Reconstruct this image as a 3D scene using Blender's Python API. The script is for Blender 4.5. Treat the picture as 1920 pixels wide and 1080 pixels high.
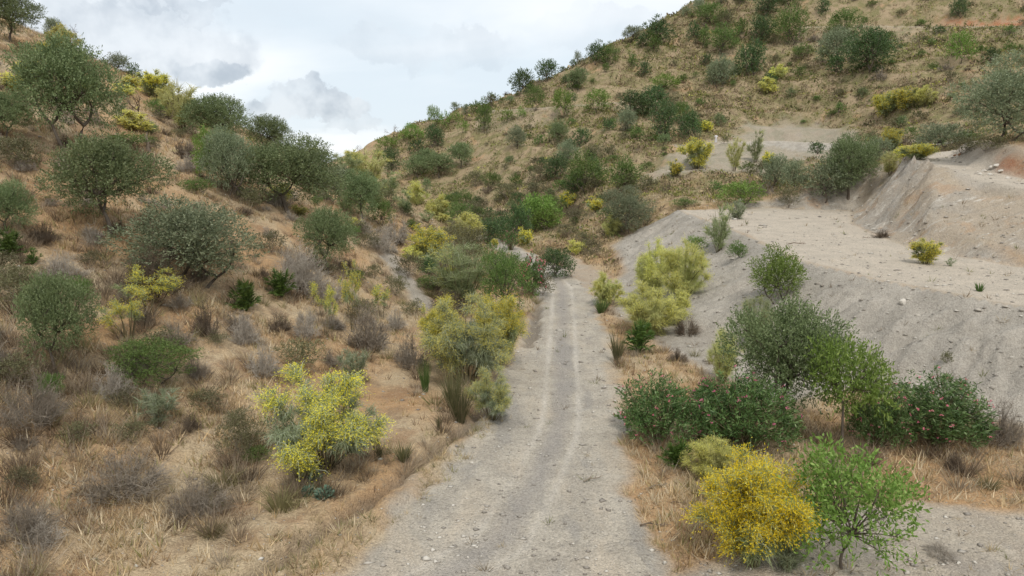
import bpy, math, random
import numpy as np
from mathutils import Vector, Matrix

for _o in list(bpy.data.objects):
    bpy.data.objects.remove(_o, do_unlink=True)
SC = bpy.context.scene
COL = SC.collection
R = math.radians

# ------------------------------------------------------------------ camera
CAM_Z = 10.5
PITCH = math.atan(240 / 1280)
cd = bpy.data.cameras.new('camera')
cam = bpy.data.objects.new('camera', cd)
COL.objects.link(cam)
cam.location = (0, 0, CAM_Z)
cam.rotation_euler = (math.pi / 2 - PITCH, 0, 0)
cd.sensor_width = 36
cd.lens = 24
cd.clip_end = 4000
SC.camera = cam

# ------------------------------------------------------------------ light
SUN_EL, SUN_AZ = R(54), R(170)      # azimuth measured clockwise from +Y
sun_d = bpy.data.lights.new('sun', 'SUN')
sun = bpy.data.objects.new('sun', sun_d)
COL.objects.link(sun)
sun_d.energy = 1.5
sun_d.angle = R(10)
sun_d.color = (1.0, 0.95, 0.87)
sdir = Vector((math.sin(SUN_AZ) * math.cos(SUN_EL), math.cos(SUN_AZ) * math.cos(SUN_EL), math.sin(SUN_EL)))
sun.rotation_euler = sdir.to_track_quat('Z', 'Y').to_euler()

SC.view_settings.view_transform = 'Standard'
SC.view_settings.look = 'None'
SC.view_settings.exposure = 0.64
SC.view_settings.gamma = 1.0
SC.view_settings.use_curve_mapping = False

class NT:
    """small helper for node trees"""
    def __init__(self, nt):
        self.nt = nt
    def n(self, t, **kw):
        nd = self.nt.nodes.new(t)
        for k, v in kw.items():
            setattr(nd, k, v)
        return nd
    def link(self, a, b):
        self.nt.links.new(a, b)
    def put(self, sock, v):
        if isinstance(v, bpy.types.NodeSocket):
            self.nt.links.new(v, sock)
        elif v is not None:
            if sock.type == 'RGBA' and len(v) == 3:
                v = (*v, 1)
            sock.default_value = v
    def math(self, op, a, b=None, c=None, clamp=False):
        nd = self.n('ShaderNodeMath', operation=op, use_clamp=clamp)
        self.put(nd.inputs[0], a); self.put(nd.inputs[1], b); self.put(nd.inputs[2], c)
        return nd.outputs[0]
    def vmath(self, op, a, b=None):
        nd = self.n('ShaderNodeVectorMath', operation=op)
        self.put(nd.inputs[0], a); self.put(nd.inputs[1], b)
        return nd.outputs[1] if op in ('DOT_PRODUCT', 'LENGTH', 'DISTANCE') else nd.outputs[0]
    def mix(self, f, a, b, mode='MIX'):
        nd = self.n('ShaderNodeMix', data_type='RGBA', blend_type=mode)
        self.put(nd.inputs[0], f); self.put(nd.inputs[6], a); self.put(nd.inputs[7], b)
        return nd.outputs[2]
    def noise(self, vec, scale, detail=4, rough=0.55, lac=2.0, out=0, dist=0.0):
        nd = self.n('ShaderNodeTexNoise')
        self.put(nd.inputs['Vector'], vec)
        nd.inputs['Scale'].default_value = scale; nd.inputs['Detail'].default_value = detail
        nd.inputs['Roughness'].default_value = rough; nd.inputs['Distortion'].default_value = dist
        return nd.outputs[out]
    def ramp(self, f, lo, hi):
        nd = self.n('ShaderNodeMapRange', interpolation_type='SMOOTHSTEP')
        self.put(nd.inputs[0], f); nd.inputs[1].default_value = lo; nd.inputs[2].default_value = hi
        return nd.outputs[0]

# ------------------------------------------------------------------ world: bright broken overcast
W = bpy.data.worlds.new('World')
SC.world = W
W.use_nodes = True
W.node_tree.nodes.clear()
t = NT(W.node_tree)
sky = t.n('ShaderNodeTexSky', sky_type='NISHITA', sun_disc=False)
sky.sun_elevation = SUN_EL
sky.sun_rotation = SUN_AZ
sky.altitude = 200
tc = t.n('ShaderNodeTexCoord').outputs['Generated']
sep = t.n('ShaderNodeSeparateXYZ'); t.link(tc, sep.inputs[0])
zc = t.math('MAXIMUM', sep.outputs[2], 0.0)
den = t.math('ADD', zc, 0.16)
px_ = t.math('DIVIDE', sep.outputs[0], den)
py_ = t.math('DIVIDE', sep.outputs[1], den)
cmb = t.n('ShaderNodeCombineXYZ'); t.link(px_, cmb.inputs[0]); t.link(py_, cmb.inputs[1])
pv = cmb.outputs[0]
big = t.noise(t.vmath('ADD', pv, (3.1, 1.7, 0.4)), 0.55, 5, 0.5, dist=0.3)
mid = t.noise(t.vmath('ADD', pv, (7.3, 2.9, 1.4)), 1.6, 6, 0.55)
veil = t.ramp(big, 0.40, 0.66)
K = 9.2
white = (0.72 * K, 0.74 * K, 0.755 * K)
greyb = (0.485 * K, 0.565 * K, 0.63 * K)
col = t.mix(t.math('MULTIPLY', veil, 0.72), white, greyb)
col = t.mix(t.math('MULTIPLY', t.ramp(mid, 0.48, 0.72), 0.30), col, (0.51 * K, 0.555 * K, 0.60 * K))
# grey cumulus heaps: noisy blobs round fixed sky directions
def direction(u, v):
    a, b = (u - 960) / 1280, (540 - v) / 1280
    d = Vector((a, math.cos(PITCH) + b * math.sin(PITCH), -math.sin(PITCH) + b * math.cos(PITCH)))
    return d.normalized()
nz = t.noise(tc, 9.0, 8, 0.60, out=1)
warp = t.vmath('MULTIPLY', t.vmath('SUBTRACT', nz, (0.5, 0.5, 0.5)), (0.11, 0.11, 0.15))
tcw = t.vmath('ADD', tc, warp)
for (u, v, ru, rv, am) in ((560, 192, 105, 24, 0.95), (540, 168, 50, 26, 0.8), (640, 205, 62, 26, 0.9), (385, 122, 62, 34, 0.85), (290, 80, 150, 70, 0.5),
                           (660, 238, 60, 16, 0.55), (350, 2, 80, 14, 0.5), (190, 60, 130, 60, 0.35), (800, 95, 190, 34, 0.22),
                           (1150, 60, 160, 40, 0.16), (-300, 150, 150, 50, 0.6), (2250, 90, 160, 60, 0.6), (1500, -260, 220, 90, 0.5),
                           (600, -300, 260, 90, 0.5)):
    d = direction(u, v)
    df = t.vmath('SUBTRACT', tcw, tuple(d))
    df = t.vmath('MULTIPLY', df, (1280 / ru, 1280 / ru, 1280 / rv))
    ln = t.vmath('LENGTH', df)
    m = t.math('SUBTRACT', 1.0, t.ramp(ln, 0.80, 1.03))
    shade = t.ramp(t.noise(tc, 13, 5), 0.36, 0.66)
    cc = t.mix(shade, (0.33 * K, 0.375 * K, 0.43 * K), (0.58 * K, 0.615 * K, 0.65 * K))
    col = t.mix(t.math('MULTIPLY', m, am), col, cc)
gap = t.mix(0.93, sky.outputs[0], col)
bg = t.n('ShaderNodeBackground'); t.link(gap, bg.inputs[0]); bg.inputs[1].default_value = 0.1
wo = t.n('ShaderNodeOutputWorld'); t.link(bg.outputs[0], wo.inputs[0])

# ------------------------------------------------------------------ numpy noise
def _hash(ix, iy, seed):
    h = (ix * 374761393 + iy * 668265263 + seed * 1442695041) & 0xFFFFFFFF
    h = ((h ^ (h >> 13)) * 1274126177) & 0xFFFFFFFF
    return ((h ^ (h >> 16)) & 0xFFFF) / 65535.0
def vnoise(x, y, seed=0):
    x = np.asarray(x, float); y = np.asarray(y, float)
    ix = np.floor(x).astype(np.int64); iy = np.floor(y).astype(np.int64)
    fx = x - ix; fy = y - iy
    fx = fx * fx * fx * (fx * (6 * fx - 15) + 10); fy = fy * fy * fy * (fy * (6 * fy - 15) + 10)
    a = _hash(ix, iy, seed); b = _hash(ix + 1, iy, seed); c = _hash(ix, iy + 1, seed); d = _hash(ix + 1, iy + 1, seed)
    return (a + (b - a) * fx) * (1 - fy) + (c + (d - c) * fx) * fy - 0.5
def fbm(x, y, seed, oct=4, gain=0.5):
    s = 0; a = 1.0
    for o in range(oct):
        c, si = math.cos(0.6 * o), math.sin(0.6 * o)
        s = s + a * vnoise((x * c - y * si) * 2 ** o, (x * si + y * c) * 2 ** o, seed + o * 17)
        a *= gain
    return s
def sstep(e0, e1, x):
    q = np.clip((x - e0) / (e1 - e0), 0, 1)
    return q * q * (3 - 2 * q)

# ------------------------------------------------------------------ terrain
def at(u, v, Y):
    """world point seen at photo pixel u, v at forward distance Y"""
    a, b = (u - 960) / 1280, (540 - v) / 1280
    dy = math.cos(PITCH) + b * math.sin(PITCH)
    dz = b * math.cos(PITCH) - math.sin(PITCH)
    return (a * Y / dy, Y, CAM_Z + dz * Y / dy)

ctl = []
# valley floor
for p in ((-.5, -40, 0), (-.5, 5, 0), (0, 17, 0), (2, 27, 0), (3.5, 45, .0), (4.3, 56, .2), (2, 70, .5), (-1.5, 80, .7), (-6, 92, .9), (-14, 104, 1.2), (-24, 114, 1.5),
          (10, 17, 0), (18, 17, 0.1), (28, 15, .3), (12, 25, 0), (19, 26, .3), (8, 35, .1), (26, 24, .6), (6.8, 48, .3), (14, 36, .2), (40, 18, 1), (45, 0, 1), (15, -20, 0),
          (7, 62, .4), (6, 76, .9), (12, 60, .6), (15, 50, .6)):
    ctl.append(p)
# hillside beyond the left edge of the track
def foot(y):
    return np.interp(y, [-40, 10, 20, 30, 45, 60, 75, 90, 110], [-12, -10.5, -10, -7, -4, -3, -3, -4, -8])
for y in (-40, 5, 18, 30, 45, 60, 75, 88):
    sl = 0.43 if y < 25 else 0.47
    for s in (0, 6, 14, 24, 38, 56, 80):
        ctl.append((float(foot(y)) - s, y, .35 + sl * s))
for y, x in ((17, -6), (22, -6), (27, -4), (35, -2.4), (45, -1.2), (55, 0.2)):
    ctl.append((x, y, .32))
for x, y, z in ((-12, 104, 1.4), (-25, 110, 3), (-38, 114, 7), (-60, 118, 16), (-85, 122, 24),
                (-28, 132, 2.4), (-50, 140, 4), (-80, 150, 9), (-120, 100, 42), (-120, 20, 38)):
    ctl.append((x, y, z))
# the long hill on the other side
for (u, v, Y) in ((1400, 340, 95), (1250, 330, 100), (1150, 400, 85), (1100, 430, 82), (1180, 437, 76), (1050, 472, 75), (1250, 386, 80), (1600, 350, 92), (1450, 372, 84),
                  (1500, 240, 145), (1650, 245, 132), (1500, 150, 158), (1630, 130, 152), (1300, 200, 155), (1200, 260, 137), (1100, 300, 125), (1000, 330, 120),
                  (1060, 380, 105), (980, 425, 102), (880, 382, 125), (800, 345, 142), (700, 305, 165), (600, 330, 160),
                  (655, 294, 178), (735, 256, 182), (800, 233, 183), (900, 203, 184), (985, 175, 185), (1100, 112, 190), (1200, 72, 193), (1300, 20, 198), (1400, -30, 205), (1550, -80, 205),
                  (1800, -150, 205), (2000, -190, 205), (2300, -200, 190),
                  (1550, 62, 182), (1750, 62, 168), (1880, 55, 162), (1700, 200, 132), (1900, 200, 116), (1900, 120, 138), (1880, 262, 96), (2050, 250, 100), (2100, 180, 120), (1400, 100, 178), (1200, 170, 168), (1050, 230, 158), (900, 290, 150),
                  (1760, 275, 105), (1400, 280, 126), (1600, 290, 118)):
    ctl.append(at(u, v, Y))
for (u, Y, z) in ((655, 215, 3), (800, 225, 9), (985, 230, 16), (1100, 235, 25), (1300, 245, 38), (1550, 255, 55), (1900, 260, 60)):
    ctl.append(((u - 960) / 1280 * Y, Y, z))
# mound with the upper track
for p in ((33.2, 58.5, 10.2), (34.5, 53, 8.6), (35.5, 48.5, 7.6), (37.5, 43, 7.0), (42, 47, 9.5), (45, 56, 12.2), (50, 65, 13.2), (37, 66, 10.4), (47, 78, 11.2), (58, 76, 13.6), (66, 86, 15), (34, 70, 9.4), (30, 76, 6.6), (60, 50, 15), (60, 30, 9), (90, 50, 22), (100, 90, 30), (38, 84, 8.5)):
    ctl.append(p)
ctl = np.array(ctl, float)
def tps_fit(P):
    n = len(P); sc = 50.0
    xy = P[:, :2] / sc
    d2 = ((xy[:, None] - xy[None]) ** 2).sum(-1)
    Kk = np.where(d2 > 0, 0.5 * d2 * np.log(d2 + 1e-20), 0) + np.eye(n) * 0.0015
    Q = np.hstack([np.ones((n, 1)), xy])
    A = np.vstack([np.hstack([Kk, Q]), np.hstack([Q.T, np.zeros((3, 3))])])
    w = np.linalg.solve(A, np.concatenate([P[:, 2], np.zeros(3)]))
    def f(x, y):
        x = x / sc; y = y / sc
        out = w[n] + w[n + 1] * x + w[n + 2] * y
        for i in range(n):
            d = (x - xy[i, 0]) ** 2 + (y - xy[i, 1]) ** 2
            out = out + w[i] * 0.5 * d * np.log(d + 1e-20)
        return out
    return f
TPS = tps_fit(ctl)

def poly_dist(x, y, pts, closed=False):
    """distance to a polyline with the value of the third coordinate at the nearest point"""
    best = np.full(x.shape, 1e9); zz = np.zeros(x.shape); side = np.zeros(x.shape)
    n = len(pts)
    for i in range(n if closed else n - 1):
        a, b = pts[i], pts[(i + 1) % n]
        dx, dy = b[0] - a[0], b[1] - a[1]
        q = np.clip(((x - a[0]) * dx + (y - a[1]) * dy) / (dx * dx + dy * dy), 0, 1)
        d = np.hypot(x - a[0] - q * dx, y - a[1] - q * dy)
        s = (x - a[0]) * dy - (y - a[1]) * dx
        m = d < best
        best = np.where(m, d, best)
        side = np.where(m, np.sign(s), side)
        if len(a) > 2:
            zz = np.where(m, a[2] + q * (b[2] - a[2]), zz)
    return best, zz, side
def arc(x, y, pts):
    """length along a closed outline at the nearest point"""
    best = np.full(x.shape, 1e9); out = np.zeros(x.shape); run = 0.0
    for i in range(len(pts)):
        a, b = pts[i], pts[(i + 1) % len(pts)]
        dx, dy = b[0] - a[0], b[1] - a[1]; L = math.hypot(dx, dy)
        q = np.clip(((x - a[0]) * dx + (y - a[1]) * dy) / (L * L), 0, 1)
        d = np.hypot(x - a[0] - q * dx, y - a[1] - q * dy)
        m = d < best
        best = np.where(m, d, best); out = np.where(m, run + q * L, out)
        run += L
    return out
def inside(x, y, pts):
    c = np.zeros(x.shape, bool)
    n = len(pts)
    for i in range(n):
        x1, y1 = pts[i][:2]; x2, y2 = pts[(i + 1) % n][:2]
        if y1 == y2: continue
        cond = ((y1 > y) != (y2 > y)) & (x < (x2 - x1) * (y - y1) / (y2 - y1) + x1)
        c ^= cond
    return c

ROAD = [(-1.0, -40, 0), (-.6, 8, 0), (-.2, 17.3, 0), (1.6, 27, .0), (2.8, 36, 0), (3.7, 45, .05), (4.2, 55, .2), (3.4, 63, .4), (1.2, 71, .6), (-1.4, 79, .8), (-6, 90, 1.0), (-14, 101, 1.3), (-24, 110, 1.6), (-40, 122, 2)]
ROAD_HW = lambda y: np.interp(y, [8, 17.3, 22, 27, 36, 45, 55, 63, 79], [4.3, 3.7, 3.2, 2.85, 2.5, 2.3, 2.0, 1.6, 1.3])
TERR = [(17.8, 73.7), (18.6, 62), (18.9, 55), (18.4, 48), (18.3, 43), (20.5, 37), (23.3, 32.0), (27, 27), (36, 20), (50, 14),
        (56, 22), (40, 33), (31, 41), (28.6, 48.5), (29.5, 55), (31, 62), (36.5, 73.5), (28, 75.5)]
UPPER = [(48, 38, 6.9), (39.5, 46, 7.9), (37.6, 52, 8.9), (37.8, 60, 9.9), (42, 70, 10.8), (49, 77, 11.4), (60, 83, 12.2), (75, 90, 13.5)]
W3 = [at(1290, 286, 124), at(1345, 268, 134), at(1450, 264, 137), at(1590, 270, 126), at(1700, 276, 113), at(1800, 268, 104), at(1960, 262, 97)]
W5 = [at(930, 207, 170), at(1000, 203, 166), at(1080, 198, 163), at(1150, 192, 161), at(1225, 190, 160)]
W4 = [at(1500, 52, 184), at(1620, 50, 178), at(1750, 52, 170), at(1930, 50, 160), at(2100, 52, 150)]

def terrain(x, y):
    z = TPS(x, y)
    far = sstep(230, 380, np.hypot(x, y - 60))
    z = z * (1 - far) + 0.5 * far
    hillr = sstep(60, 105, y) * sstep(-30, 10, x + 0.35 * (y - 100)) + sstep(40, 55, x) * sstep(40, 60, y)
    hillr = np.clip(hillr, 0, 1)
    footx = foot(y)
    hilll = sstep(0, 3, footx - x) * (1 - hillr)
    rough = 0.10 + 0.9 * hilll + 2.2 * hillr
    z = z + rough * (0.55 * fbm(x / 6.5, y / 6.5, 3, 3) + 0.0 )
    z = z + (0.15 + 0.85 * np.clip(hilll + hillr, 0, 1)) * (0.34 * fbm(x / 1.7, y / 1.7, 11, 3) + 0.10 * fbm(x / .5, y / .5, 23, 2))
    # gullies and terracettes on the long hill
    z = z + hillr * 1.5 * (np.abs(fbm(x / 15 + .3 * y / 15, y / 44, 33, 2)) - .2) + hillr * 0.55 * np.abs(fbm(x / 9 + 0.4 * y / 9, y / 26, 31, 3)) * 2 + hillr * 0.55 * np.sin(z * 1.7 + 3 * fbm(x / 14, y / 14, 37, 2)) * sstep(-.25, .25, fbm(x / 25, y / 25, 39, 2))
    shale = np.zeros(x.shape); track = np.zeros(x.shape); red = np.zeros(x.shape); cutm = np.zeros(x.shape)
    # hillside tracks
    for pts, hw, fs, cs, kr, ks in ((W5, 1.2, .8, 1.3, 0.35, 0.0), (W4, 2.0, .8, 1.1, 1.0, 0.0), (W3, 2.3, .62, .95, 0.0, 1.0), (UPPER, 1.9, .8, 1.25, 0.7, 0.6)):
        d, zp, side = poly_dist(x, y, pts)
        e = np.maximum(d - hw - 0.6 * fbm(x / 3, y / 3, 41, 2), 0)
        nzs = 0.35 * fbm(x / 1.6, y / 1.6, 43, 3)
        lo, hi = zp - fs * e, zp + cs * e + 0 * nzs
        zn = np.clip(z, lo, hi)
        fill = (z < lo) ; cut = (z > hi)
        act = np.abs(zn - z)
        lim = d < 26
        a = sstep(0.05, .5, act) * lim
        # ease the track's ends into the slope
        z = np.where(lim, zn + nzs * a * (e > 0), z)
        tr = (1 - sstep(hw - .3, hw + .5, d))
        track = np.maximum(track, tr * (0.6 if ks else 0.38))
        shale = np.maximum(shale, np.where(fill, a, 0) * max(ks, .15))
        shale = np.maximum(shale, np.where(cut, a, 0) * ks * .55)
        red = np.maximum(red, np.where(cut, a, 0) * kr * (sstep(100, 106, x) * (e < 2.6) if pts is W4 else 1.0 if pts is W5 else sstep(43, 46, x)))
        if pts is UPPER:
            shale = np.maximum(shale, (1 - sstep(2.0, 5.5, d)) * 0.9 * (x < 48))
            track = np.maximum(track, tr)
    # the graded terrace
    ins = inside(x, y, TERR)
    d, _, _ = poly_dist(x, y, TERR, True)
    d = np.where(ins, 0, d)
    wob = 0.9 * fbm(x / 4.5, y / 4.5, 51, 3)
    e = np.maximum(d - 0.25 - np.abs(wob) * .6, 0)
    zp = 3.8 + 0.034 * (y - 32)
    rills = 0.30 * fbm(x / 1.1, y / 1.1, 57, 3) + 0.10 * fbm(x / .35, y / .35, 59, 2)
    back = sstep(26.0, 29.0, x - 0.0 * y) * sstep(36, 41, y) # cut bank side
    steep = .62 - .20 * sstep(35, 43, y) * sstep(26, 21, x)
    lo = zp - np.where(d < 3, np.interp(d, [0, .25, 1.2, 3], [0, .12, .74, 1.80]), 1.80 + (d - 3) * steep)
    hi = zp + np.interp(d, [0, 1.0, 2.5, 4.2, 30], [0, .55, 2.6, 4.9, 42])
    near = d < 17
    zc = np.clip(z, lo, hi)
    a = sstep(0.02, .4, np.abs(zc - z)) * near
    cutT = a * (z > hi) * (d > 0); fillT = a * (z < lo)
    streak = .42 * fbm(y / .75 + .15 * x, x / 5.0, 63, 3) + .16 * fbm(y / .3, x / 2.5, 65, 2)
    z = np.where(near, zc, z) + (cutT * 1.4 + fillT * .7) * rills * sstep(0, 1.2, d) + (cutT * 1.6 + fillT * .85) * streak * sstep(0, 2.0, d) + ins * 0.10 * fbm(x / 2.2, y / 2.2, 61, 3)
    sA = arc(x, y, TERR) + .5 * fbm(x / 2.0, y / 2.0, 68, 2)
    gul = np.abs(fbm(sA / 1.25, d / 9.0, 69, 3)) + .55 * np.abs(fbm(sA / .55, d / 4.0, 70, 2))
    z = z + (cutT * .85 + fillT * .60) * (gul - .22) * sstep(.1, 2.2, d)
    shale = np.maximum(shale, np.maximum(fillT, cutT * .95))
    cutm = np.maximum(cutm, cutT)
    shale = np.where(ins, 0.35, shale)
    track = np.maximum(track, ins * 0.95 * sstep(0, .8, poly_dist(x, y, TERR, True)[0] + .3))
    # the main track
    d, zp, side = poly_dist(x, y, ROAD)
    hw = ROAD_HW(y)
    e = np.maximum(d - hw + 0.5 * fbm(x / 2.3, y / 2.3, 71, 3), 0)
    base = zp + 0.05 * fbm(x / 1.2, y / 1.2, 73, 3) + 0.03 * np.abs(d) / hw
    z = np.clip(z, base - .35 * e, base + 1.0 * e)
    road = 1 - sstep(-.35, .55, d - hw + 1.1 * fbm(x / 2.0, y / 2.0, 77, 4))
    # drainage rut along the verge
    ditch = poly_dist(x, y, [(-9.5, 11), (-5.55, 17.3), (-3.75, 21), (-1.75, 25.8), (-.9, 30)])[0] + .28 * fbm(x / .7, y / .7, 79, 3)
    dm = (1 - sstep(.06, .40, ditch)) * sstep(10, 12, y)
    z = z - (0.42 + .25 * fbm(x / .6, y / .6, 80, 2)) * dm + .06 * np.exp(-((ditch - .7) / .3) ** 2) * sstep(10, 12, y)
    d2 = poly_dist(x, y, [(0.9, 38), (1.35, 42), (1.75, 47), (1.9, 51)])[0] + .3 * fbm(x / .9, y / .9, 83, 3)
    dm2 = (1 - sstep(.1, .5, d2))
    z = z - .3 * dm2
    dm = np.maximum(dm, dm2)
    # wheel ruts
    TR = [(-6.5, 11), (-2.4, 15), (-.3, 17.6), (.85, 21.3), (1.75, 25), (2.05, 27), (2.75, 36), (3.45, 45), (4.1, 55), (3.4, 63), (1.2, 71), (-1.4, 79), (-6, 90)]
    dt = poly_dist(x, y, TR)[0]
    ruts = np.exp(-((dt - .74) / .13) ** 2) * (.50 + .50 * sstep(19, 27, y)) * (.55 + .45 * sstep(-.25, .2, fbm(x / 1.5, y / 3.5, 91, 3)))
    z = z - .035 * ruts * road
    mid = np.exp(-(dt / .45) ** 2)
    # spur of bare track joining from the side
    side2 = inside(x, y, [(3.4, 8), (3.6, 16.3), (5.5, 16.9), (7.6, 17.6), (9.7, 19.2), (12.2, 19.9), (16, 19.0), (24, 18), (24, 8)])
    sd = poly_dist(x, y, [(3.4, 8), (3.6, 16.3), (5.5, 16.9), (7.6, 17.6), (9.7, 19.2), (12.2, 19.9), (16, 19.0), (24, 18), (24, 8)], True)[0]
    spur = np.where(side2, sstep(-.3, .6, sd + .8 * fbm(x / 1.5, y / 1.5, 87, 3)), 0) * .85
    # a pale band of scree low on the hillside opposite
    sc = poly_dist(x, y, [at(690, 415, 57)[:2], at(760, 462, 48)[:2], at(800, 505, 44)[:2]])[0]
    scree = (1 - sstep(.3, 1.3, sc + .6 * fbm(x / 1.2, y / 1.2, 89, 3)))
    shale = np.maximum(shale, scree * .9)
    return dict(z=z, road=np.maximum(road, spur), main=road, track=track, shale=shale, red=red, cut=cutm, ditch=dm, ruts=ruts * road - .55 * mid * road, mid=mid * road, hillr=hillr, hilll=hilll)

def axis(segs):
    out = [segs[0][0]]
    for (a, b, s0, s1) in segs:
        n = max(2, int(round((b - a) / ((s0 + s1) / 2))))
        tt = np.linspace(0, 1, n + 1)[1:]
        st = s0 + (s1 - s0) * np.linspace(0, 1, n)
        st = np.cumsum(st); st = st / st[-1] * (b - a)
        out.extend(list(a + st))
    return np.array(out)
XS = axis([(-900, -130, 90, 4), (-130, -45, 2.4, .6), (-45, -18, .5, .22), (-18, 12, .17, .17), (12, 42, .26, .30), (42, 130, .55, 1.2), (130, 900, 3, 90)])
YS = axis([(-400, -20, 60, 3), (-20, 10, 2.5, .4), (10, 34, .16, .16), (34, 60, .22, .28), (60, 110, .38, .55), (110, 215, .65, 1.0), (215, 300, 1.6, 4), (300, 1200, 6, 120)])
GX, GY = np.meshgrid(XS, YS)
T = terrain(GX, GY)
GZ = T['z']

def bilerp(A, x, y):
    x = np.asarray(x, float); y = np.asarray(y, float)
    i = np.clip(np.searchsorted(XS, x) - 1, 0, len(XS) - 2)
    j = np.clip(np.searchsorted(YS, y) - 1, 0, len(YS) - 2)
    fx = np.clip((x - XS[i]) / (XS[i + 1] - XS[i]), 0, 1); fy = np.clip((y - YS[j]) / (YS[j + 1] - YS[j]), 0, 1)
    return (A[j, i] * (1 - fx) + A[j, i + 1] * fx) * (1 - fy) + (A[j + 1, i] * (1 - fx) + A[j + 1, i + 1] * fx) * fy
def ground(x, y):
    return bilerp(GZ, x, y)
_steps = np.concatenate([np.arange(8, 60, .12), np.arange(60, 330, .4)])
def hit(u, v):
    """where the sight line of a photo pixel meets the terrain (None over the skyline)"""
    p = at(u, v, 1.0)
    sx, sz = p[0], p[2] - CAM_Z
    gz = ground(sx * _steps, _steps)
    m = np.nonzero(CAM_Z + sz * _steps < gz)[0]
    if len(m) == 0: return None
    Y = _steps[m[0]]
    return (sx * Y, Y, float(ground(sx * Y, Y)))

# soil patches that are not tied to the grading: plan outlines found on the finished ground
def patch(px, key, amount, soft=1.2):
    pts = [hit(u, v) for u, v in px]
    pts = [p for p in pts if p is not None]
    ins = inside(GX, GY, pts)
    bb = (GX > min(p[0] for p in pts) - 8) & (GX < max(p[0] for p in pts) + 8) & (GY > min(p[1] for p in pts) - 8) & (GY < max(p[1] for p in pts) + 8)
    d = np.where(bb, poly_dist(GX, GY, pts, True)[0], 99)
    sd = np.where(ins, d, -d) + soft * 1.1 * fbm(GX / 2.5, GY / 2.5, 97, 3)
    T[key] = np.maximum(T[key], amount * sstep(-soft * .5, soft, sd) * bb)
patch([(1190, 350), (1235, 312), (1330, 272), (1400, 232), (1500, 216), (1590, 236), (1660, 268), (1640, 292), (1540, 300), (1480, 318), (1400, 326), (1290, 338)], 'shale', .58, 3.0)
patch([(1596, 398), (1640, 340), (1700, 306), (1790, 332), (1930, 372), (2060, 420), (2060, 520), (1920, 498), (1700, 460)], 'shale', .95)
patch([(1596, 398), (1640, 340), (1700, 306), (1790, 332), (1930, 372), (2060, 420), (2060, 520), (1920, 498), (1700, 460)], 'cut', 1.0)
_sk = .40 * fbm(GY / .75 + .15 * GX, GX / 5.0, 63, 3) + .14 * fbm(GX / .5, GY / .5, 67, 3)
_mm = T['cut'] * (GX > 20) * (GY < 80) * (1 - T['track'])
GZ += _mm * _sk * sstep(29, 32, GX)
patch([(1195, 470), (1150, 520), (1140, 575), (1210, 640), (1300, 690), (1420, 750), (1700, 745), (1840, 790), (1960, 800), (1960, 600), (1500, 520), (1300, 430)], 'shale', .95, 1.0)
patch([(1050, 470), (1090, 490), (1150, 520), (1140, 560), (1080, 535), (1045, 505)], 'shale', .6, 1.0)

patch([(1862, 332), (1872, 300), (1900, 288), (1990, 290), (1990, 352), (1915, 342)], 'red', .9, .8)

ny, nx = GX.shape
V = np.stack([GX, GY, GZ], -1).reshape(-1, 3)
# vertex normals of the whole sheet, so that its pieces shade as one
dzx = np.gradient(GZ, XS, axis=1); dzy = np.gradient(GZ, YS, axis=0)
NRM = np.stack([-dzx, -dzy, np.ones_like(GZ)], -1); NRM /= np.linalg.norm(NRM, axis=-1, keepdims=True)
NRM = NRM.reshape(-1, 3)
J, I = np.meshgrid(np.arange(ny - 1), np.arange(nx - 1), indexing='ij')
Q = np.stack([J * nx + I, J * nx + I + 1, (J + 1) * nx + I + 1, (J + 1) * nx + I], -1).reshape(-1, 4)
def fc(A):
    return ((A[:-1, :-1] + A[1:, :-1] + A[:-1, 1:] + A[1:, 1:]) / 4).reshape(-1)
fx_, fy_ = fc(GX), fc(GY)
zone = np.zeros(len(Q), int)                                   # 0 valley ground
zone[fc(T['hilll']) > .5] = 1
zone[(fc(T['hillr']) > .4)] = 2
zone[(fc(T['shale']) > .45) & (fx_ > 5) & (fy_ < 90)] = 3
zone[(fc(T['track']) > .5)] = 4
zone[(fc(T['main']) > .5)] = 5
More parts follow.
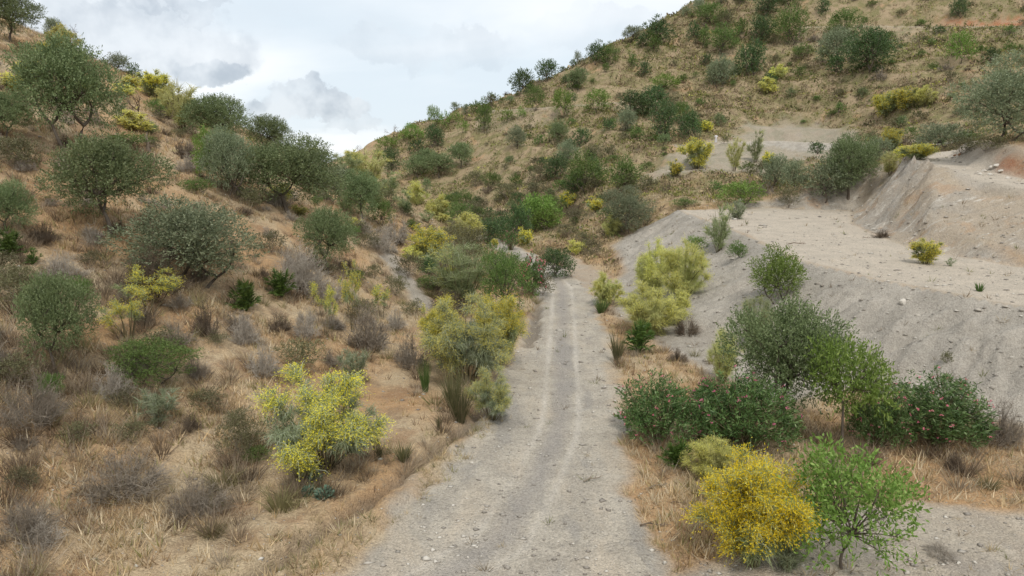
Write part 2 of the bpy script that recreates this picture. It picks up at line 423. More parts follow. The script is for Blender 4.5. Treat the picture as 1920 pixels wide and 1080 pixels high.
# ------------------------------------------------------------------ ground material
def new_mat(name):
    m = bpy.data.materials.new(name)
    m.use_nodes = True
    m.node_tree.nodes.clear()
    return m, NT(m.node_tree)
def finish(t, colour, rough=.9, bump=None, bstr=.5, bdist=.05, spec=.15):
    p = t.n('ShaderNodeBsdfPrincipled')
    t.put(p.inputs['Base Color'], colour)
    t.put(p.inputs['Roughness'], rough)
    p.inputs['Specular IOR Level'].default_value = spec
    if bump is not None:
        b = t.n('ShaderNodeBump'); b.inputs['Strength'].default_value = bstr; b.inputs['Distance'].default_value = bdist
        t.put(b.inputs['Height'], bump); t.link(b.outputs[0], p.inputs['Normal'])
    o = t.n('ShaderNodeOutputMaterial'); t.link(p.outputs[0], o.inputs[0])
    return p
def ground_material():
    m, t = new_mat('earth')
    pos = t.n('ShaderNodeNewGeometry').outputs['Position']
    def attr(name):
        a = t.n('ShaderNodeAttribute', attribute_name=name)
        s = t.n('ShaderNodeSeparateColor'); t.link(a.outputs['Color'], s.inputs[0])
        return s.outputs[0], s.outputs[1], s.outputs[2], a.outputs['Alpha']
    road, shale, red, track = attr('soil_a')
    ditch, ruts, hillr, cut = attr('soil_b')
    n_big = t.noise(pos, .16, 4, .6)
    n_mid = t.noise(pos, .75, 5, .62)
    n_fin = t.noise(pos, 3.4, 5, .68)
    n_gr = t.noise(pos, 17, 4, .75)
    # scattered small stones
    vo = t.n('ShaderNodeTexVoronoi'); vo.inputs['Scale'].default_value = 10.5; t.link(pos, vo.inputs['Vector'])
    vs = t.n('ShaderNodeSeparateColor'); t.link(vo.outputs['Color'], vs.inputs[0])
    st = t.math('MULTIPLY', t.ramp(vs.outputs[0], .87, .90), t.math('SUBTRACT', 1.0, t.ramp(vo.outputs['Distance'], .16, .30)))
    vo2 = t.n('ShaderNodeTexVoronoi'); vo2.inputs['Scale'].default_value = 19; t.link(pos, vo2.inputs['Vector'])
    vs2 = t.n('ShaderNodeSeparateColor'); t.link(vo2.outputs['Color'], vs2.inputs[0])
    # warm dry hillside soil
    c1 = t.mix(t.ramp(n_big, .38, .62), (.445, .283, .150), (.475, .375, .245))
    c1 = t.mix(t.math('MULTIPLY', t.ramp(t.noise(pos, .34, 4, .6), .54, .66), .75), c1, (.30, .185, .105))
    c1 = t.mix(t.math('MULTIPLY', t.ramp(n_mid, .50, .68), .70), c1, (.26, .18, .11))
    c1 = t.mix(t.math('MULTIPLY', t.ramp(n_fin, .52, .72), .55), c1, (.56, .44, .30))
    c1 = t.mix(t.math('MULTIPLY', t.ramp(n_gr, .48, .74), .62), c1, (.19, .13, .08))
    c1 = t.mix(t.math('MULTIPLY', t.ramp(t.noise(pos, 1.7, 6, .75), .50, .66), .62), c1, (.25, .175, .105))
    # browner soil with low olive growth
    n_sc = t.noise(pos, .42, 6, .70)
    c2 = t.mix(t.ramp(n_big, .40, .64), (.34, .26, .165), (.265, .215, .122))
    c2 = t.mix(t.math('MULTIPLY', t.ramp(n_sc, .44, .58), .8), c2, (.175, .165, .070))
    c2 = t.mix(t.math('MULTIPLY', t.ramp(n_mid, .55, .68), .8), c2, (.14, .105, .065))
    c2 = t.mix(t.math('MULTIPLY', t.ramp(n_fin, .54, .72), .5), c2, (.43, .33, .22))
    c2 = t.mix(t.math('MULTIPLY', t.ramp(t.noise(pos, .21, 3, .6, dist=.6), .58, .70), .6), c2, (.46, .29, .17))
    soil = t.mix(hillr, c1, c2)
    # loose grey rubble
    c3 = t.mix(t.ramp(n_mid, .36, .66), (.325, .296, .252), (.408, .371, .317))
    c3 = t.mix(t.math('MULTIPLY', t.ramp(n_fin, .5, .74), .45), c3, (.27, .245, .215))
    ca = t.mix(t.math('MULTIPLY', t.ramp(n_big, .42, .58), .7), c3, (.385, .315, .235))
    ca = t.mix(t.math('MULTIPLY', t.ramp(t.noise(pos, .5, 4, .6), .53, .66), .55), ca, (.40, .27, .17))
    streak = t.noise(t.vmath('MULTIPLY', pos, (.35, 1.5, .5)), 1.9, 5, .65)
    ca = t.mix(t.math('MULTIPLY', t.ramp(streak, .54, .70), .8), ca, (.56, .53, .47))
    c3 = t.mix(cut, c3, ca)
    # compacted track gravel
    c4 = t.mix(t.ramp(n_mid, .40, .62), (.375, .334, .276), (.452, .405, .334))
    c4 = t.mix(t.math('MULTIPLY', t.ramp(n_fin, .5, .7), .40), c4, (.28, .26, .235))
    n_pt = t.noise(t.vmath('MULTIPLY', pos, (1.0, .38, 1.0)), .55, 4, .6, dist=.5)
    c4 = t.mix(t.math('MULTIPLY', t.ramp(n_pt, .50, .66), .55), c4, (.49, .415, .32))
    c4 = t.mix(t.math('MULTIPLY', t.ramp(n_pt, .46, .34), .50), c4, (.27, .255, .235))
    c4 = t.mix(t.math('MULTIPLY', ruts, -1.1, clamp=True), c4, (.285, .262, .240))
    c4 = t.mix(t.math('MULTIPLY', ruts, .72), c4, (.56, .515, .45))
    c5 = t.mix(t.ramp(n_mid, .38, .64), (.440, .388, .318), (.505, .44, .358))
    c5 = t.mix(t.math('MULTIPLY', t.ramp(n_fin, .52, .72), .45), c5, (.33, .295, .25))
    # raw red cutting
    c6 = t.mix(t.ramp(n_mid, .36, .66), (.34, .155, .08), (.37, .25, .16))
    col = t.mix(shale, soil, c3)
    col = t.mix(red, col, c6)
    col = t.mix(track, col, c5)
    col = t.mix(road, col, c4)
    col = t.mix(t.math('MULTIPLY', ditch, .72), col, (.165, .135, .10))
    # stones and grit over everything
    gritm = t.math('MULTIPLY', t.math('SUBTRACT', vs2.outputs[1], .5), .34)
    br = t.n('ShaderNodeHueSaturation'); t.put(br.inputs['Color'], col); t.put(br.inputs['Value'], t.math('ADD', 1.0, gritm))
    col = t.mix(t.math('MULTIPLY', st, .8), br.outputs[0], t.mix(vs.outputs[1], (.66, .62, .55), (.36, .33, .29)))
    h = t.math('ADD', t.math('MULTIPLY', n_fin, .9), t.math('MULTIPLY', n_gr, .35))
    h = t.math('ADD', h, t.math('MULTIPLY', st, .45))
    h = t.math('ADD', h, t.math('MULTIPLY', t.math('SUBTRACT', 1.0, vo2.outputs['Distance']), .22))
    finish(t, col, .93, h, .9, .15)
    return m
EARTH = ground_material()

def mesh_np(name, verts, quads=None, tris=None, mat=None, smooth=False):
    """mesh from numpy arrays of quads and triangles"""
    me = bpy.data.meshes.new(name)
    verts = np.asarray(verts, np.float32)
    nq = 0 if quads is None else len(quads)
    ntr = 0 if tris is None else len(tris)
    me.vertices.add(len(verts)); me.vertices.foreach_set('co', verts.ravel())
    loops = []
    if nq: loops.append(np.asarray(quads, np.int32).ravel())
    if ntr: loops.append(np.asarray(tris, np.int32).ravel())
    loops = np.concatenate(loops)
    me.loops.add(len(loops)); me.loops.foreach_set('vertex_index', loops)
    starts = np.concatenate([np.arange(nq) * 4, nq * 4 + np.arange(ntr) * 3]).astype(np.int32)
    me.polygons.add(nq + ntr); me.polygons.foreach_set('loop_start', starts)
    if smooth:
        me.polygons.foreach_set('use_smooth', np.ones(nq + ntr, bool))
    me.update(calc_edges=True)
    if mat is not None:
        me.materials.append(mat)
    return me
def link_obj(name, me, parent=None):
    o = bpy.data.objects.new(name, me)
    COL.objects.link(o)
    if parent is not None: o.parent = parent
    return o

A1 = np.stack([T['road'], T['shale'], T['red'], T['track']], -1).reshape(-1, 4)
A2 = np.stack([T['ditch'], T['ruts'], T['hillr'], T['cut']], -1).reshape(-1, 4)
for k, name in ((0, 'valley_ground'), (1, 'hillside'), (2, 'hill'), (3, 'gravel_slope'), (4, 'terrace_track'), (5, 'dirt_road')):
    q = Q[zone == k]
    idx, inv = np.unique(q, return_inverse=True)
    me = mesh_np(name, V[idx], quads=inv.reshape(-1, 4), mat=EARTH, smooth=True)
    for nm, A in (('soil_a', A1), ('soil_b', A2)):
        at_ = me.color_attributes.new(nm, 'FLOAT_COLOR', 'POINT')
        at_.data.foreach_set('color', A[idx].astype(np.float32).ravel())
    me.normals_split_custom_set_from_vertices([tuple(v) for v in NRM[idx]])
    o = link_obj(name, me)
    o['kind'] = 'structure'
# ------------------------------------------------------------------ plant materials
def leaf_mat(name, a, b, transl=.22, rough=.55, c=None, spec=.25):
    """leaf colour varies from leaf to leaf, from clump to clump and from plant to plant"""
    m, t = new_mat(name)
    g = t.n('ShaderNodeNewGeometry'); oi = t.n('ShaderNodeObjectInfo')
    tc = t.n('ShaderNodeTexCoord').outputs['Object']
    cl = t.noise(t.vmath('ADD', tc, oi.outputs['Location']), 5.0, 2)
    f = t.math('ADD', t.math('MULTIPLY', g.outputs['Random Per Island'], .65), t.math('MULTIPLY', t.math('SUBTRACT', cl, .32), 1.1), clamp=True)
    col = t.mix(f, a, b)
    if c is not None:
        col = t.mix(t.math('GREATER_THAN', g.outputs['Random Per Island'], .88), col, c)
    hs = t.n('ShaderNodeHueSaturation'); t.put(hs.inputs['Color'], col)
    t.put(hs.inputs['Value'], t.math('ADD', .84, t.math('MULTIPLY', oi.outputs['Random'], .34)))
    t.put(hs.inputs['Hue'], t.math('ADD', .488, t.math('MULTIPLY', oi.outputs['Random'], .024)))
    p = t.n('ShaderNodeBsdfPrincipled'); t.link(hs.outputs[0], p.inputs['Base Color'])
    p.inputs['Roughness'].default_value = rough; p.inputs['Specular IOR Level'].default_value = spec
    tr = t.n('ShaderNodeBsdfTranslucent'); t.link(hs.outputs[0], tr.inputs[0])
    mx = t.n('ShaderNodeMixShader'); mx.inputs[0].default_value = transl
    t.link(p.outputs[0], mx.inputs[1]); t.link(tr.outputs[0], mx.inputs[2])
    o = t.n('ShaderNodeOutputMaterial'); t.link(mx.outputs[0], o.inputs[0])
    return m
def bark_mat(name, a, b, scale=9):
    m, t = new_mat(name)
    tc = t.n('ShaderNodeTexCoord').outputs['Object']
    n = t.noise(t.vmath('MULTIPLY', tc, (1, 1, .35)), scale, 5, .65)
    finish(t, t.mix(t.ramp(n, .35, .68), a, b), .92, n, .6, .03)
    return m
M = {
    'olive': leaf_mat('olive_leaf', (.092, .132, .052), (.235, .288, .132), transl=.3, c=(.275, .325, .17)),
    'olive2': leaf_mat('grey_olive_leaf', (.115, .148, .082), (.285, .320, .190), transl=.3, c=(.32, .355, .225)),
    'carob': leaf_mat('dark_leaf', (.032, .066, .020), (.105, .170, .052), spec=.4, c=(.11, .16, .06)),
    'almond': leaf_mat('bright_leaf', (.098, .172, .030), (.230, .335, .074), transl=.34, c=(.31, .41, .12)),
    'mid': leaf_mat('green_leaf', (.062, .112, .026), (.175, .250, .068), transl=.3),
    'oleander': leaf_mat('oleander_leaf', (.042, .096, .024), (.150, .245, .068), spec=.45, c=(.20, .28, .11)),
    'scrub': leaf_mat('scrub_leaf', (.085, .085, .042), (.190, .180, .090), c=(.24, .22, .13)),
    'palm': leaf_mat('palm_leaf', (.032, .070, .012), (.120, .190, .035), spec=.4),
    'broom_g': leaf_mat('broom_strand', (.20, .25, .10), (.42, .46, .25), transl=.4, c=(.42, .45, .30)),
    'broom_s': leaf_mat('silvery_strand', (.210, .255, .140), (.440, .490, .320), transl=.4, c=(.46, .50, .38)),
    'broom_p': leaf_mat('pale_strand', (.37, .39, .14), (.62, .61, .27), transl=.4, c=(.58, .54, .24)),
    'gold': leaf_mat('gold_blossom', (.80, .65, .035), (.90, .80, .12), transl=.5, c=(.92, .87, .30)),
    'goldf': leaf_mat('deep_gold_blossom', (.80, .58, .012), (.90, .76, .06), transl=.5, c=(.92, .84, .2)),
    'lemon': leaf_mat('lemon_blossom', (.70, .66, .12), (.86, .81, .27), transl=.5),
    'pink': leaf_mat('pink_blossom', (.60, .13, .21), (.80, .30, .40), transl=.3),
    'rose': leaf_mat('dull_rose_blossom', (.34, .16, .15), (.50, .27, .25), transl=.3),
    'rush': leaf_mat('rush_blade', (.070, .080, .030), (.185, .170, .085), c=(.30, .25, .15)),
    'rushg': leaf_mat('green_rush_blade', (.050, .095, .022), (.130, .185, .055)),
    'teal': leaf_mat('blue_green_leaf', (.085, .150, .105), (.170, .250, .180)),
    'straw': leaf_mat('straw_blade', (.300, .215, .105), (.540, .420, .240), transl=.3),
    'brown': leaf_mat('dry_brown_blade', (.150, .105, .060), (.330, .240, .140), transl=.25),
    'dun': leaf_mat('dun_grass_blade', (.140, .130, .055), (.290, .255, .130), transl=.25),
    'twig': bark_mat('grey_twig', (.200, .165, .125), (.330, .285, .230), 4),
    'twigp': bark_mat('bleached_twig', (.330, .290, .240), (.480, .430, .365), 4),
    'twigd': bark_mat('dark_twig', (.105, .078, .056), (.215, .170, .125), 4),
    'bark': bark_mat('olive_bark', (.070, .055, .042), (.190, .160, .130)),
    'barkp': bark_mat('pale_bark', (.190, .150, .115), (.300, .245, .195)),
    'stem': bark_mat('green_brown_stem', (.110, .090, .050), (.215, .185, .110), 5),
}
# ------------------------------------------------------------------ plant geometry
def unit(v):
    return v / (np.linalg.norm(v, axis=-1, keepdims=True) + 1e-9)
def tubes(P, Rr, sides):
    """n tubes of k points: P (n,k,3), Rr (n,k) -> verts, quads"""
    n, k, _ = P.shape
    D = np.gradient(P, axis=1) if k > 1 else P
    D = unit(D)
    ref = np.where(np.abs(D[..., 2:3]) > .9, np.array([1., 0, 0]), np.array([0, 0, 1.]))
    U = unit(np.cross(D, ref)); Wv = np.cross(D, U)
    ang = np.arange(sides) * 2 * math.pi / sides
    ring = U[:, :, None] * np.cos(ang)[None, None, :, None] + Wv[:, :, None] * np.sin(ang)[None, None, :, None]
    verts = (P[:, :, None] + ring * Rr[:, :, None, None]).reshape(-1, 3)
    a, b, c = np.meshgrid(np.arange(n), np.arange(k - 1), np.arange(sides), indexing='ij')
    i0 = (a * k + b) * sides + c; i1 = (a * k + b) * sides + (c + 1) % sides
    q = np.stack([i0, i1, i1 + sides, i0 + sides], -1).reshape(-1, 4)
    return verts, q
def join(parts):
    vs, qs, ts, off = [], [], [], 0
    for v, q, tr in parts:
        vs.append(v)
        if q is not None and len(q): qs.append(np.asarray(q) + off)
        if tr is not None and len(tr): ts.append(np.asarray(tr) + off)
        off += len(v)
    return np.concatenate(vs), (np.concatenate(qs) if qs else None), (np.concatenate(ts) if ts else None)
def leaves(P, D, L, Wd, rng, curl=.0):
    """rhombic leaves at P along D"""
    n = len(P)
    D = unit(D); S = unit(np.cross(D, rng.normal(size=(n, 3))))
    N = np.cross(S, D)
    L = np.broadcast_to(np.asarray(L, float), (n,))[:, None]; Wd = np.broadcast_to(np.asarray(Wd, float), (n,))[:, None]
    mid = P + D * L * .5 + N * L * curl
    v = np.stack([P, mid + S * Wd * .5, P + D * L, mid - S * Wd * .5], 1).reshape(-1, 3)
    q = np.arange(4 * n).reshape(n, 4)
    return v, q
def strands(P, D, L, Wd, droop, rng):
    """thin two-jointed filaments that bend over: quad + tip triangle"""
    n = len(P)
    D = unit(D)
    L = np.broadcast_to(np.asarray(L, float), (n,))[:, None]; Wd = np.broadcast_to(np.asarray(Wd, float), (n,))[:, None]
    S = unit(np.cross(D, rng.normal(size=(n, 3)))) * Wd * .5
    p1 = P + D * L * .5
    d2 = unit(D + np.array([0, 0, -1.]) * np.asarray(droop).reshape(-1, 1) if np.ndim(droop) else D + np.array([0, 0, -1.]) * droop)
    p2 = p1 + d2 * L * .5
    v = np.stack([P - S * .8, P + S * .8, p1 + S, p1 - S, p2], 1).reshape(-1, 3)
    i = np.arange(n)[:, None] * 5
    return v, i + np.array([[0, 1, 2, 3]]), i + np.array([[3, 2, 4]]), p1, p2
def sphere_dirs(n, rng, up=0.0):
    d = unit(rng.normal(size=(n, 3)))
    d[:, 2] += up
    return unit(d)
def bez(a, b, c, k):
    s = np.linspace(0, 1, k)[None, :, None]
    return a[:, None] * (1 - s) ** 2 + 2 * b[:, None] * s * (1 - s) + c[:, None] * s ** 2

def crown_tree(seed, nl, leaf, lw, bottom=.28, trunk_r=.035, clumps=16, cr=(.15, .24), sprig=7, mat='olive', bark='bark', gap=.0, flat=1.0, lean=.08, forks=2, flop=.35, upl=.35, multi=1, inner=.25):
    """trunk with limbs, and a crown of leaf clumps; one unit wide and one unit high"""
    rng = np.random.default_rng(seed)
    cz = (1 + bottom) / 2; rz = (1 - bottom) / 2
    # clump centres spread over an uneven shell
    th = np.arange(clumps) * 2.39996 + rng.uniform(0, 6.28)
    zz = np.linspace(-.75, .95, clumps) + rng.normal(0, .10, clumps)
    zz = np.clip(zz, -.85, .98)
    rr = np.sqrt(np.clip(1 - zz ** 2, 0.02, 1))
    k = rng.uniform(.58, .96, clumps)
    rc = rng.uniform(cr[0], cr[1], clumps)
    C = np.stack([np.cos(th) * rr * .5 * k, np.sin(th) * rr * .5 * k, cz + zz * rz * k * flat], -1)
    C[:, :2] += rng.normal(0, .035, (clumps, 2))
    C = np.vstack([C, [[.04, -.03, cz + .1 * rz], [-.08, .06, cz + .3 * rz]]]) if inner else C
    rc = np.concatenate([rc, [cr[1], cr[1]]]) if inner else rc
    nc = len(C)
    wgt = rc ** 2.2; wgt /= wgt.sum()
    ns = max(1, nl // sprig)
    ci = rng.choice(nc, ns, p=wgt)
    d = sphere_dirs(ns, rng, .22)
    rad = rc[ci] * (rng.uniform(0, 1, ns) ** .25) * (1 + .10 * rng.normal(size=ns))
    sc = np.array([1, 1, .78])
    P = C[ci] + d * rad[:, None] * sc
    out = unit(P - np.array([0, 0, cz - .25 * rz]))
    ax = unit(.55 * d + .45 * out + np.array([0, 0, upl]) + flop * rng.normal(size=(ns, 3)))
    # sprigs: leaves set along a short axis
    tt = np.tile(np.linspace(0, 1, sprig), ns)
    AX = np.repeat(ax, sprig, 0); PP = np.repeat(P, sprig, 0) + AX * (tt * leaf * sprig * .42)[:, None]
    LD = AX * .8 + rng.normal(size=AX.shape) * .62
    v, q = leaves(PP, LD, leaf * rng.uniform(.7, 1.25, len(PP)), lw * rng.uniform(.75, 1.25, len(PP)), rng)
    lim = .5 + .06
    crown = mesh_np('crown', v, quads=q, mat=M[mat])
    # trunk and limbs
    parts = []
    for s in range(multi):
        a0 = rng.uniform(0, 6.28)
        base = np.array([[.05 * (multi > 1) * math.cos(a0), .05 * (multi > 1) * math.sin(a0), -.06]])
        fork = np.array([[lean * math.cos(a0) * (1 + 1.2 * (multi > 1)), lean * math.sin(a0) * (1 + 1.2 * (multi > 1)), bottom + .06]])
        mid = (base + fork) / 2 + np.array([[-lean * .9 * math.sin(a0), lean * .9 * math.cos(a0), 0]])
        pth = bez(base, mid, fork, 6)
        r = np.linspace(1.25, .72, 6)[None] * trunk_r / (1 + .35 * (multi - 1)); r[:, 0] *= 1.35
        parts.append((*tubes(pth, r, 7), None))
        mine = [i for i in range(nc) if i % multi == s]
        hubs = fork + np.stack([[.13 * math.cos(x), .13 * math.sin(x), rng.uniform(.10, .22)] for x in np.arange(forks) * 6.28 / forks + a0])
        hp = bez(np.repeat(fork, forks, 0), fork + (hubs - fork) * [.7, .7, .3], hubs, 4)
        parts.append((*tubes(hp, np.repeat(np.linspace(.72, .5, 4)[None], forks, 0) * trunk_r, 5), None))
        Cm = C[mine]
        hi = np.argmin(((Cm[:, None] - hubs[None]) ** 2).sum(-1), 1)
        st = hubs[hi]
        m_ = (st + Cm) / 2 + rng.normal(0, .03, Cm.shape) + [0, 0, .02]
        lp = bez(st, m_, Cm + d[:len(Cm)] * .05, 5)
        parts.append((*tubes(lp, np.repeat(np.linspace(.5, .13, 5)[None], len(Cm), 0) * trunk_r, 4), None))
        # twigs inside the crown
        nt = len(Cm) * 4
        b0 = lp[np.arange(nt) % len(Cm), 3]; b2 = b0 + sphere_dirs(nt, rng, .5) * rng.uniform(.08, .20, nt)[:, None]
        tp = bez(b0, (b0 + b2) / 2 + rng.normal(0, .02, b0.shape), b2, 3)
        parts.append((*tubes(tp, np.repeat(np.linspace(.16, .07, 3)[None], nt, 0) * trunk_r, 3), None))
    v, q, _ = join(parts)
    trunk = mesh_np('trunk', v, quads=q, mat=M[bark], smooth=True)
    return [('trunk', trunk), ('crown', crown)]

def broom(seed, nstem=16, nspray=90, nfil=26, flen=.15, fw=.005, bloom=.5, droop=.9, low=.40, fmat='broom_g', bmat='gold', fsize=.013, per=5, open_=.46, dome=.45, up=.45):
    """wand-like stems that carry drooping tassels of thread leaves and blossom"""
    rng = np.random.default_rng(seed)
    th = np.arange(nstem) * 2.39996 + rng.normal(0, .3, nstem)
    rad = np.sqrt((np.arange(nstem) + .6) / nstem) * open_ * rng.uniform(.75, 1.05, nstem)
    top = (.94 - dome * (rad / .5) ** 2) * rng.uniform(.66, 1.06, nstem)
    b = np.stack([np.cos(th) * .045, np.sin(th) * .045, np.full(nstem, -.03)], -1) * rng.uniform(.4, 1.3, (nstem, 1))
    e = np.stack([np.cos(th) * rad, np.sin(th) * rad, top], -1)
    m_ = b + np.stack([np.cos(th) * rad * .35, np.sin(th) * rad * .35, top * .55], -1) + rng.normal(0, .02, b.shape)
    sp = bez(b, m_, e, 7)
    parts = [(*tubes(sp, np.repeat(np.linspace(.0072, .0026, 7)[None], nstem, 0), 4), None)]
    si = rng.integers(0, nstem, nspray)
    tq = rng.uniform(low, 1.0, nspray) ** .8
    f = tq * 6; i0 = np.clip(f.astype(int), 0, 5); fr = (f - i0)[:, None]
    n0 = sp[si, i0] * (1 - fr) + sp[si, i0 + 1] * fr
    nd = sphere_dirs(nspray, rng, .35); 
    n1 = n0 + nd * rng.uniform(.02, .085, nspray)[:, None]
    parts.append((*tubes(bez(n0, (n0 + n1) / 2 + rng.normal(0, .012, n0.shape), n1, 3), np.repeat(np.linspace(.0030, .0016, 3)[None], nspray, 0), 3), None))
    v, q, _ = join(parts)
    stems = mesh_np('stems', v, quads=q, mat=M['stem'], smooth=True)
    rep = np.repeat(np.arange(nspray), nfil)
    n = len(rep)
    P0 = None
    ax = unit(nd * .5 + unit(n1 * [1, 1, .3]) * .55 + np.array([0, 0, up]))
    D = unit(ax[rep] + .55 * rng.normal(size=(n, 3)))
    P = n0[rep] + (n1 - n0)[rep] * rng.uniform(.1, 1.0, n)[:, None] + rng.normal(0, .012, (n, 3))
    L = flen * rng.uniform(.5, 1.2, n)
    dr = droop * rng.uniform(.4, 1.5, n)
    v, q, tr, p1, p2 = strands(P, D, L, fw, dr, rng)
    out = [('stems', stems), ('foliage', mesh_np('foliage', v, quads=q, tris=tr, mat=M[fmat]))]
    if bloom > 0:
        cl = vnoise(n1[:, 0] * 4 + seed, n1[:, 1] * 4 + n1[:, 2] * 3, seed) + .75 * (n1[:, 2] - .62) + .5 * np.hypot(n1[:, 0], n1[:, 1])
        thr = np.quantile(cl, 1 - bloom)
        bl = cl > thr
        pick = np.nonzero(bl[rep])[0]
        pick = np.repeat(pick, per)
        s = rng.uniform(.15, 1.0, len(pick))[:, None]
        BP = np.where(s < .5, P[pick] * (1 - 2 * s) + p1[pick] * 2 * s, p1[pick] * (2 - 2 * s) + p2[pick] * (2 * s - 1)) + rng.normal(0, .006, (len(pick), 3))
        v, q = leaves(BP, D[pick] + .55 * rng.normal(size=(len(pick), 3)) - [0, 0, .3], 1.55 * fsize * rng.uniform(.7, 1.3, len(pick)), fsize * .55, rng)
        out.append(('blossom', mesh_np('blossom', v, quads=q, mat=M[bmat])))
    return out

def lance_bush(seed, n=2600, leaf=.075, lw=.013, flowers=60, fmat='pink', mat='oleander', stems_=20, bottom=.05, petals=5, psize=.02):
    """dome of upright shoots with whorls of long leaves"""
    rng = np.random.default_rng(seed)
    per = 9
    ns = n // per
    th = rng.uniform(0, 6.28, ns); zz = rng.uniform(-.25, 1, ns)
    lump = 1 + .62 * vnoise(np.cos(th) * 2.1 + seed, np.sin(th) * 2.1 + zz * 2, seed)
    k = rng.uniform(0, 1, ns) ** .30
    rr = np.sqrt(np.clip(1 - np.clip(zz, 0, 1) ** 2, .0, 1))
    P = np.stack([np.cos(th) * rr * .46 * k * lump, np.sin(th) * rr * .46 * k * lump, bottom + .30 + (.62) * zz * k * lump], -1)
    P[:, 2] = np.clip(P[:, 2], .03, None)
    ax = unit(unit(P - [0, 0, .25]) * .8 + np.array([0, 0, .75]) + .35 * rng.normal(size=(ns, 3)))
    AX = np.repeat(ax, per, 0)
    tt = np.tile(np.linspace(0, 1, per), ns)
    PP = np.repeat(P, per, 0) - AX * (.09 * (1 - tt))[:, None]
    LD = AX * (.25 + .9 * tt[:, None]) + unit(rng.normal(size=AX.shape)) * .85
    v, q = leaves(PP, LD, leaf * rng.uniform(.7, 1.2, len(PP)), lw * rng.uniform(.8, 1.2, len(PP)), rng, -.05)
    fol = mesh_np('foliage', v, quads=q, mat=M[mat])
    pick = rng.choice(ns, min(stems_ * 3, ns), replace=False)
    b = np.stack([rng.normal(0, .05, len(pick)), rng.normal(0, .05, len(pick)), np.full(len(pick), -.03)], -1)
    e = P[pick]
    sv, sq = tubes(bez(b, (b + e) / 2 + [0, 0, .08], e, 5), np.repeat(np.linspace(.009, .003, 5)[None], len(pick), 0), 4)
    out = [('stems', mesh_np('stems', sv, quads=sq, mat=M['stem'], smooth=True)), ('foliage', fol)]
    if flowers:
        surf = np.nonzero((k > .86))[0]
        cl = vnoise(th[surf] * 1.3 + seed, zz[surf] * 3, seed + 5)
        w = np.clip(cl + .35, .02, 1); w /= w.sum()
        pk = rng.choice(surf, min(flowers, len(surf)), replace=False, p=w)
        heads = np.repeat(P[pk] + ax[pk] * .025, 3, 0) + rng.normal(0, .009, (len(pk) * 3, 3))
        hp = np.repeat(heads, petals, 0)
        v, q = leaves(hp, rng.normal(size=hp.shape) + np.repeat(np.repeat(ax[pk], 3, 0), petals, 0) * .5, psize, psize * .85, rng)
        out.append(('flowers', mesh_np('flowers', v, quads=q, mat=M[fmat])))
    return out

def tussock(seed, n=180, w=.012, lean=.55, droop=.35, mat='rush', base=.10, short=.45):
    rng = np.random.default_rng(seed)
    th = rng.uniform(0, 6.28, n); r0 = np.sqrt(rng.uniform(0, 1, n)) 
    P = np.stack([np.cos(th) * r0 * base, np.sin(th) * r0 * base, np.full(n, -.03)], -1)
    D = np.stack([np.cos(th) * r0 * lean, np.sin(th) * r0 * lean, np.ones(n)], -1) + rng.normal(0, .10, (n, 3))
    v, q, tr, _, _ = strands(P, D, rng.uniform(short, 1.03, n), w, droop * r0 * rng.uniform(.3, 1.6, n), rng)
    return [('blades', mesh_np('blades', v, quads=q, tris=tr, mat=M[mat]))]

def fan_palm(seed, fans=34, blades=13):
    rng = np.random.default_rng(seed)
    sv, fv = [], []
    th = np.arange(fans) * 2.39996; el = np.linspace(.10, 1.50, fans)[rng.permutation(fans)] ** .8
    ln = rng.uniform(.12, .46, fans)
    d = np.stack([np.cos(th) * np.cos(el), np.sin(th) * np.cos(el), np.sin(el)], -1)
    b = d * .03; e = d * ln[:, None] * [1, 1, 1.15] + [0, 0, .05]
    pv, pq = tubes(bez(b, (b + e) / 2 + [0, 0, .03], e, 4), np.repeat(np.linspace(.008, .004, 4)[None], fans, 0), 4)
    a = np.linspace(-1.25, 1.25, blades)
    side = unit(np.cross(d, [0, 0, 1.]) + 1e-6); 
    D = (d[:, None] * np.cos(a)[None, :, None] + side[:, None] * np.sin(a)[None, :, None]).reshape(-1, 3)
    P = np.repeat(e, blades, 0)
    v, q, tr, _, _ = strands(P, D + rng.normal(0, .08, D.shape), rng.uniform(.13, .23, len(P)), .017, .45, rng)
    return [('stalks', mesh_np('stalks', pv, quads=pq, mat=M['rushg'])), ('fronds', mesh_np('fronds', v, quads=q, tris=tr, mat=M['palm']))]

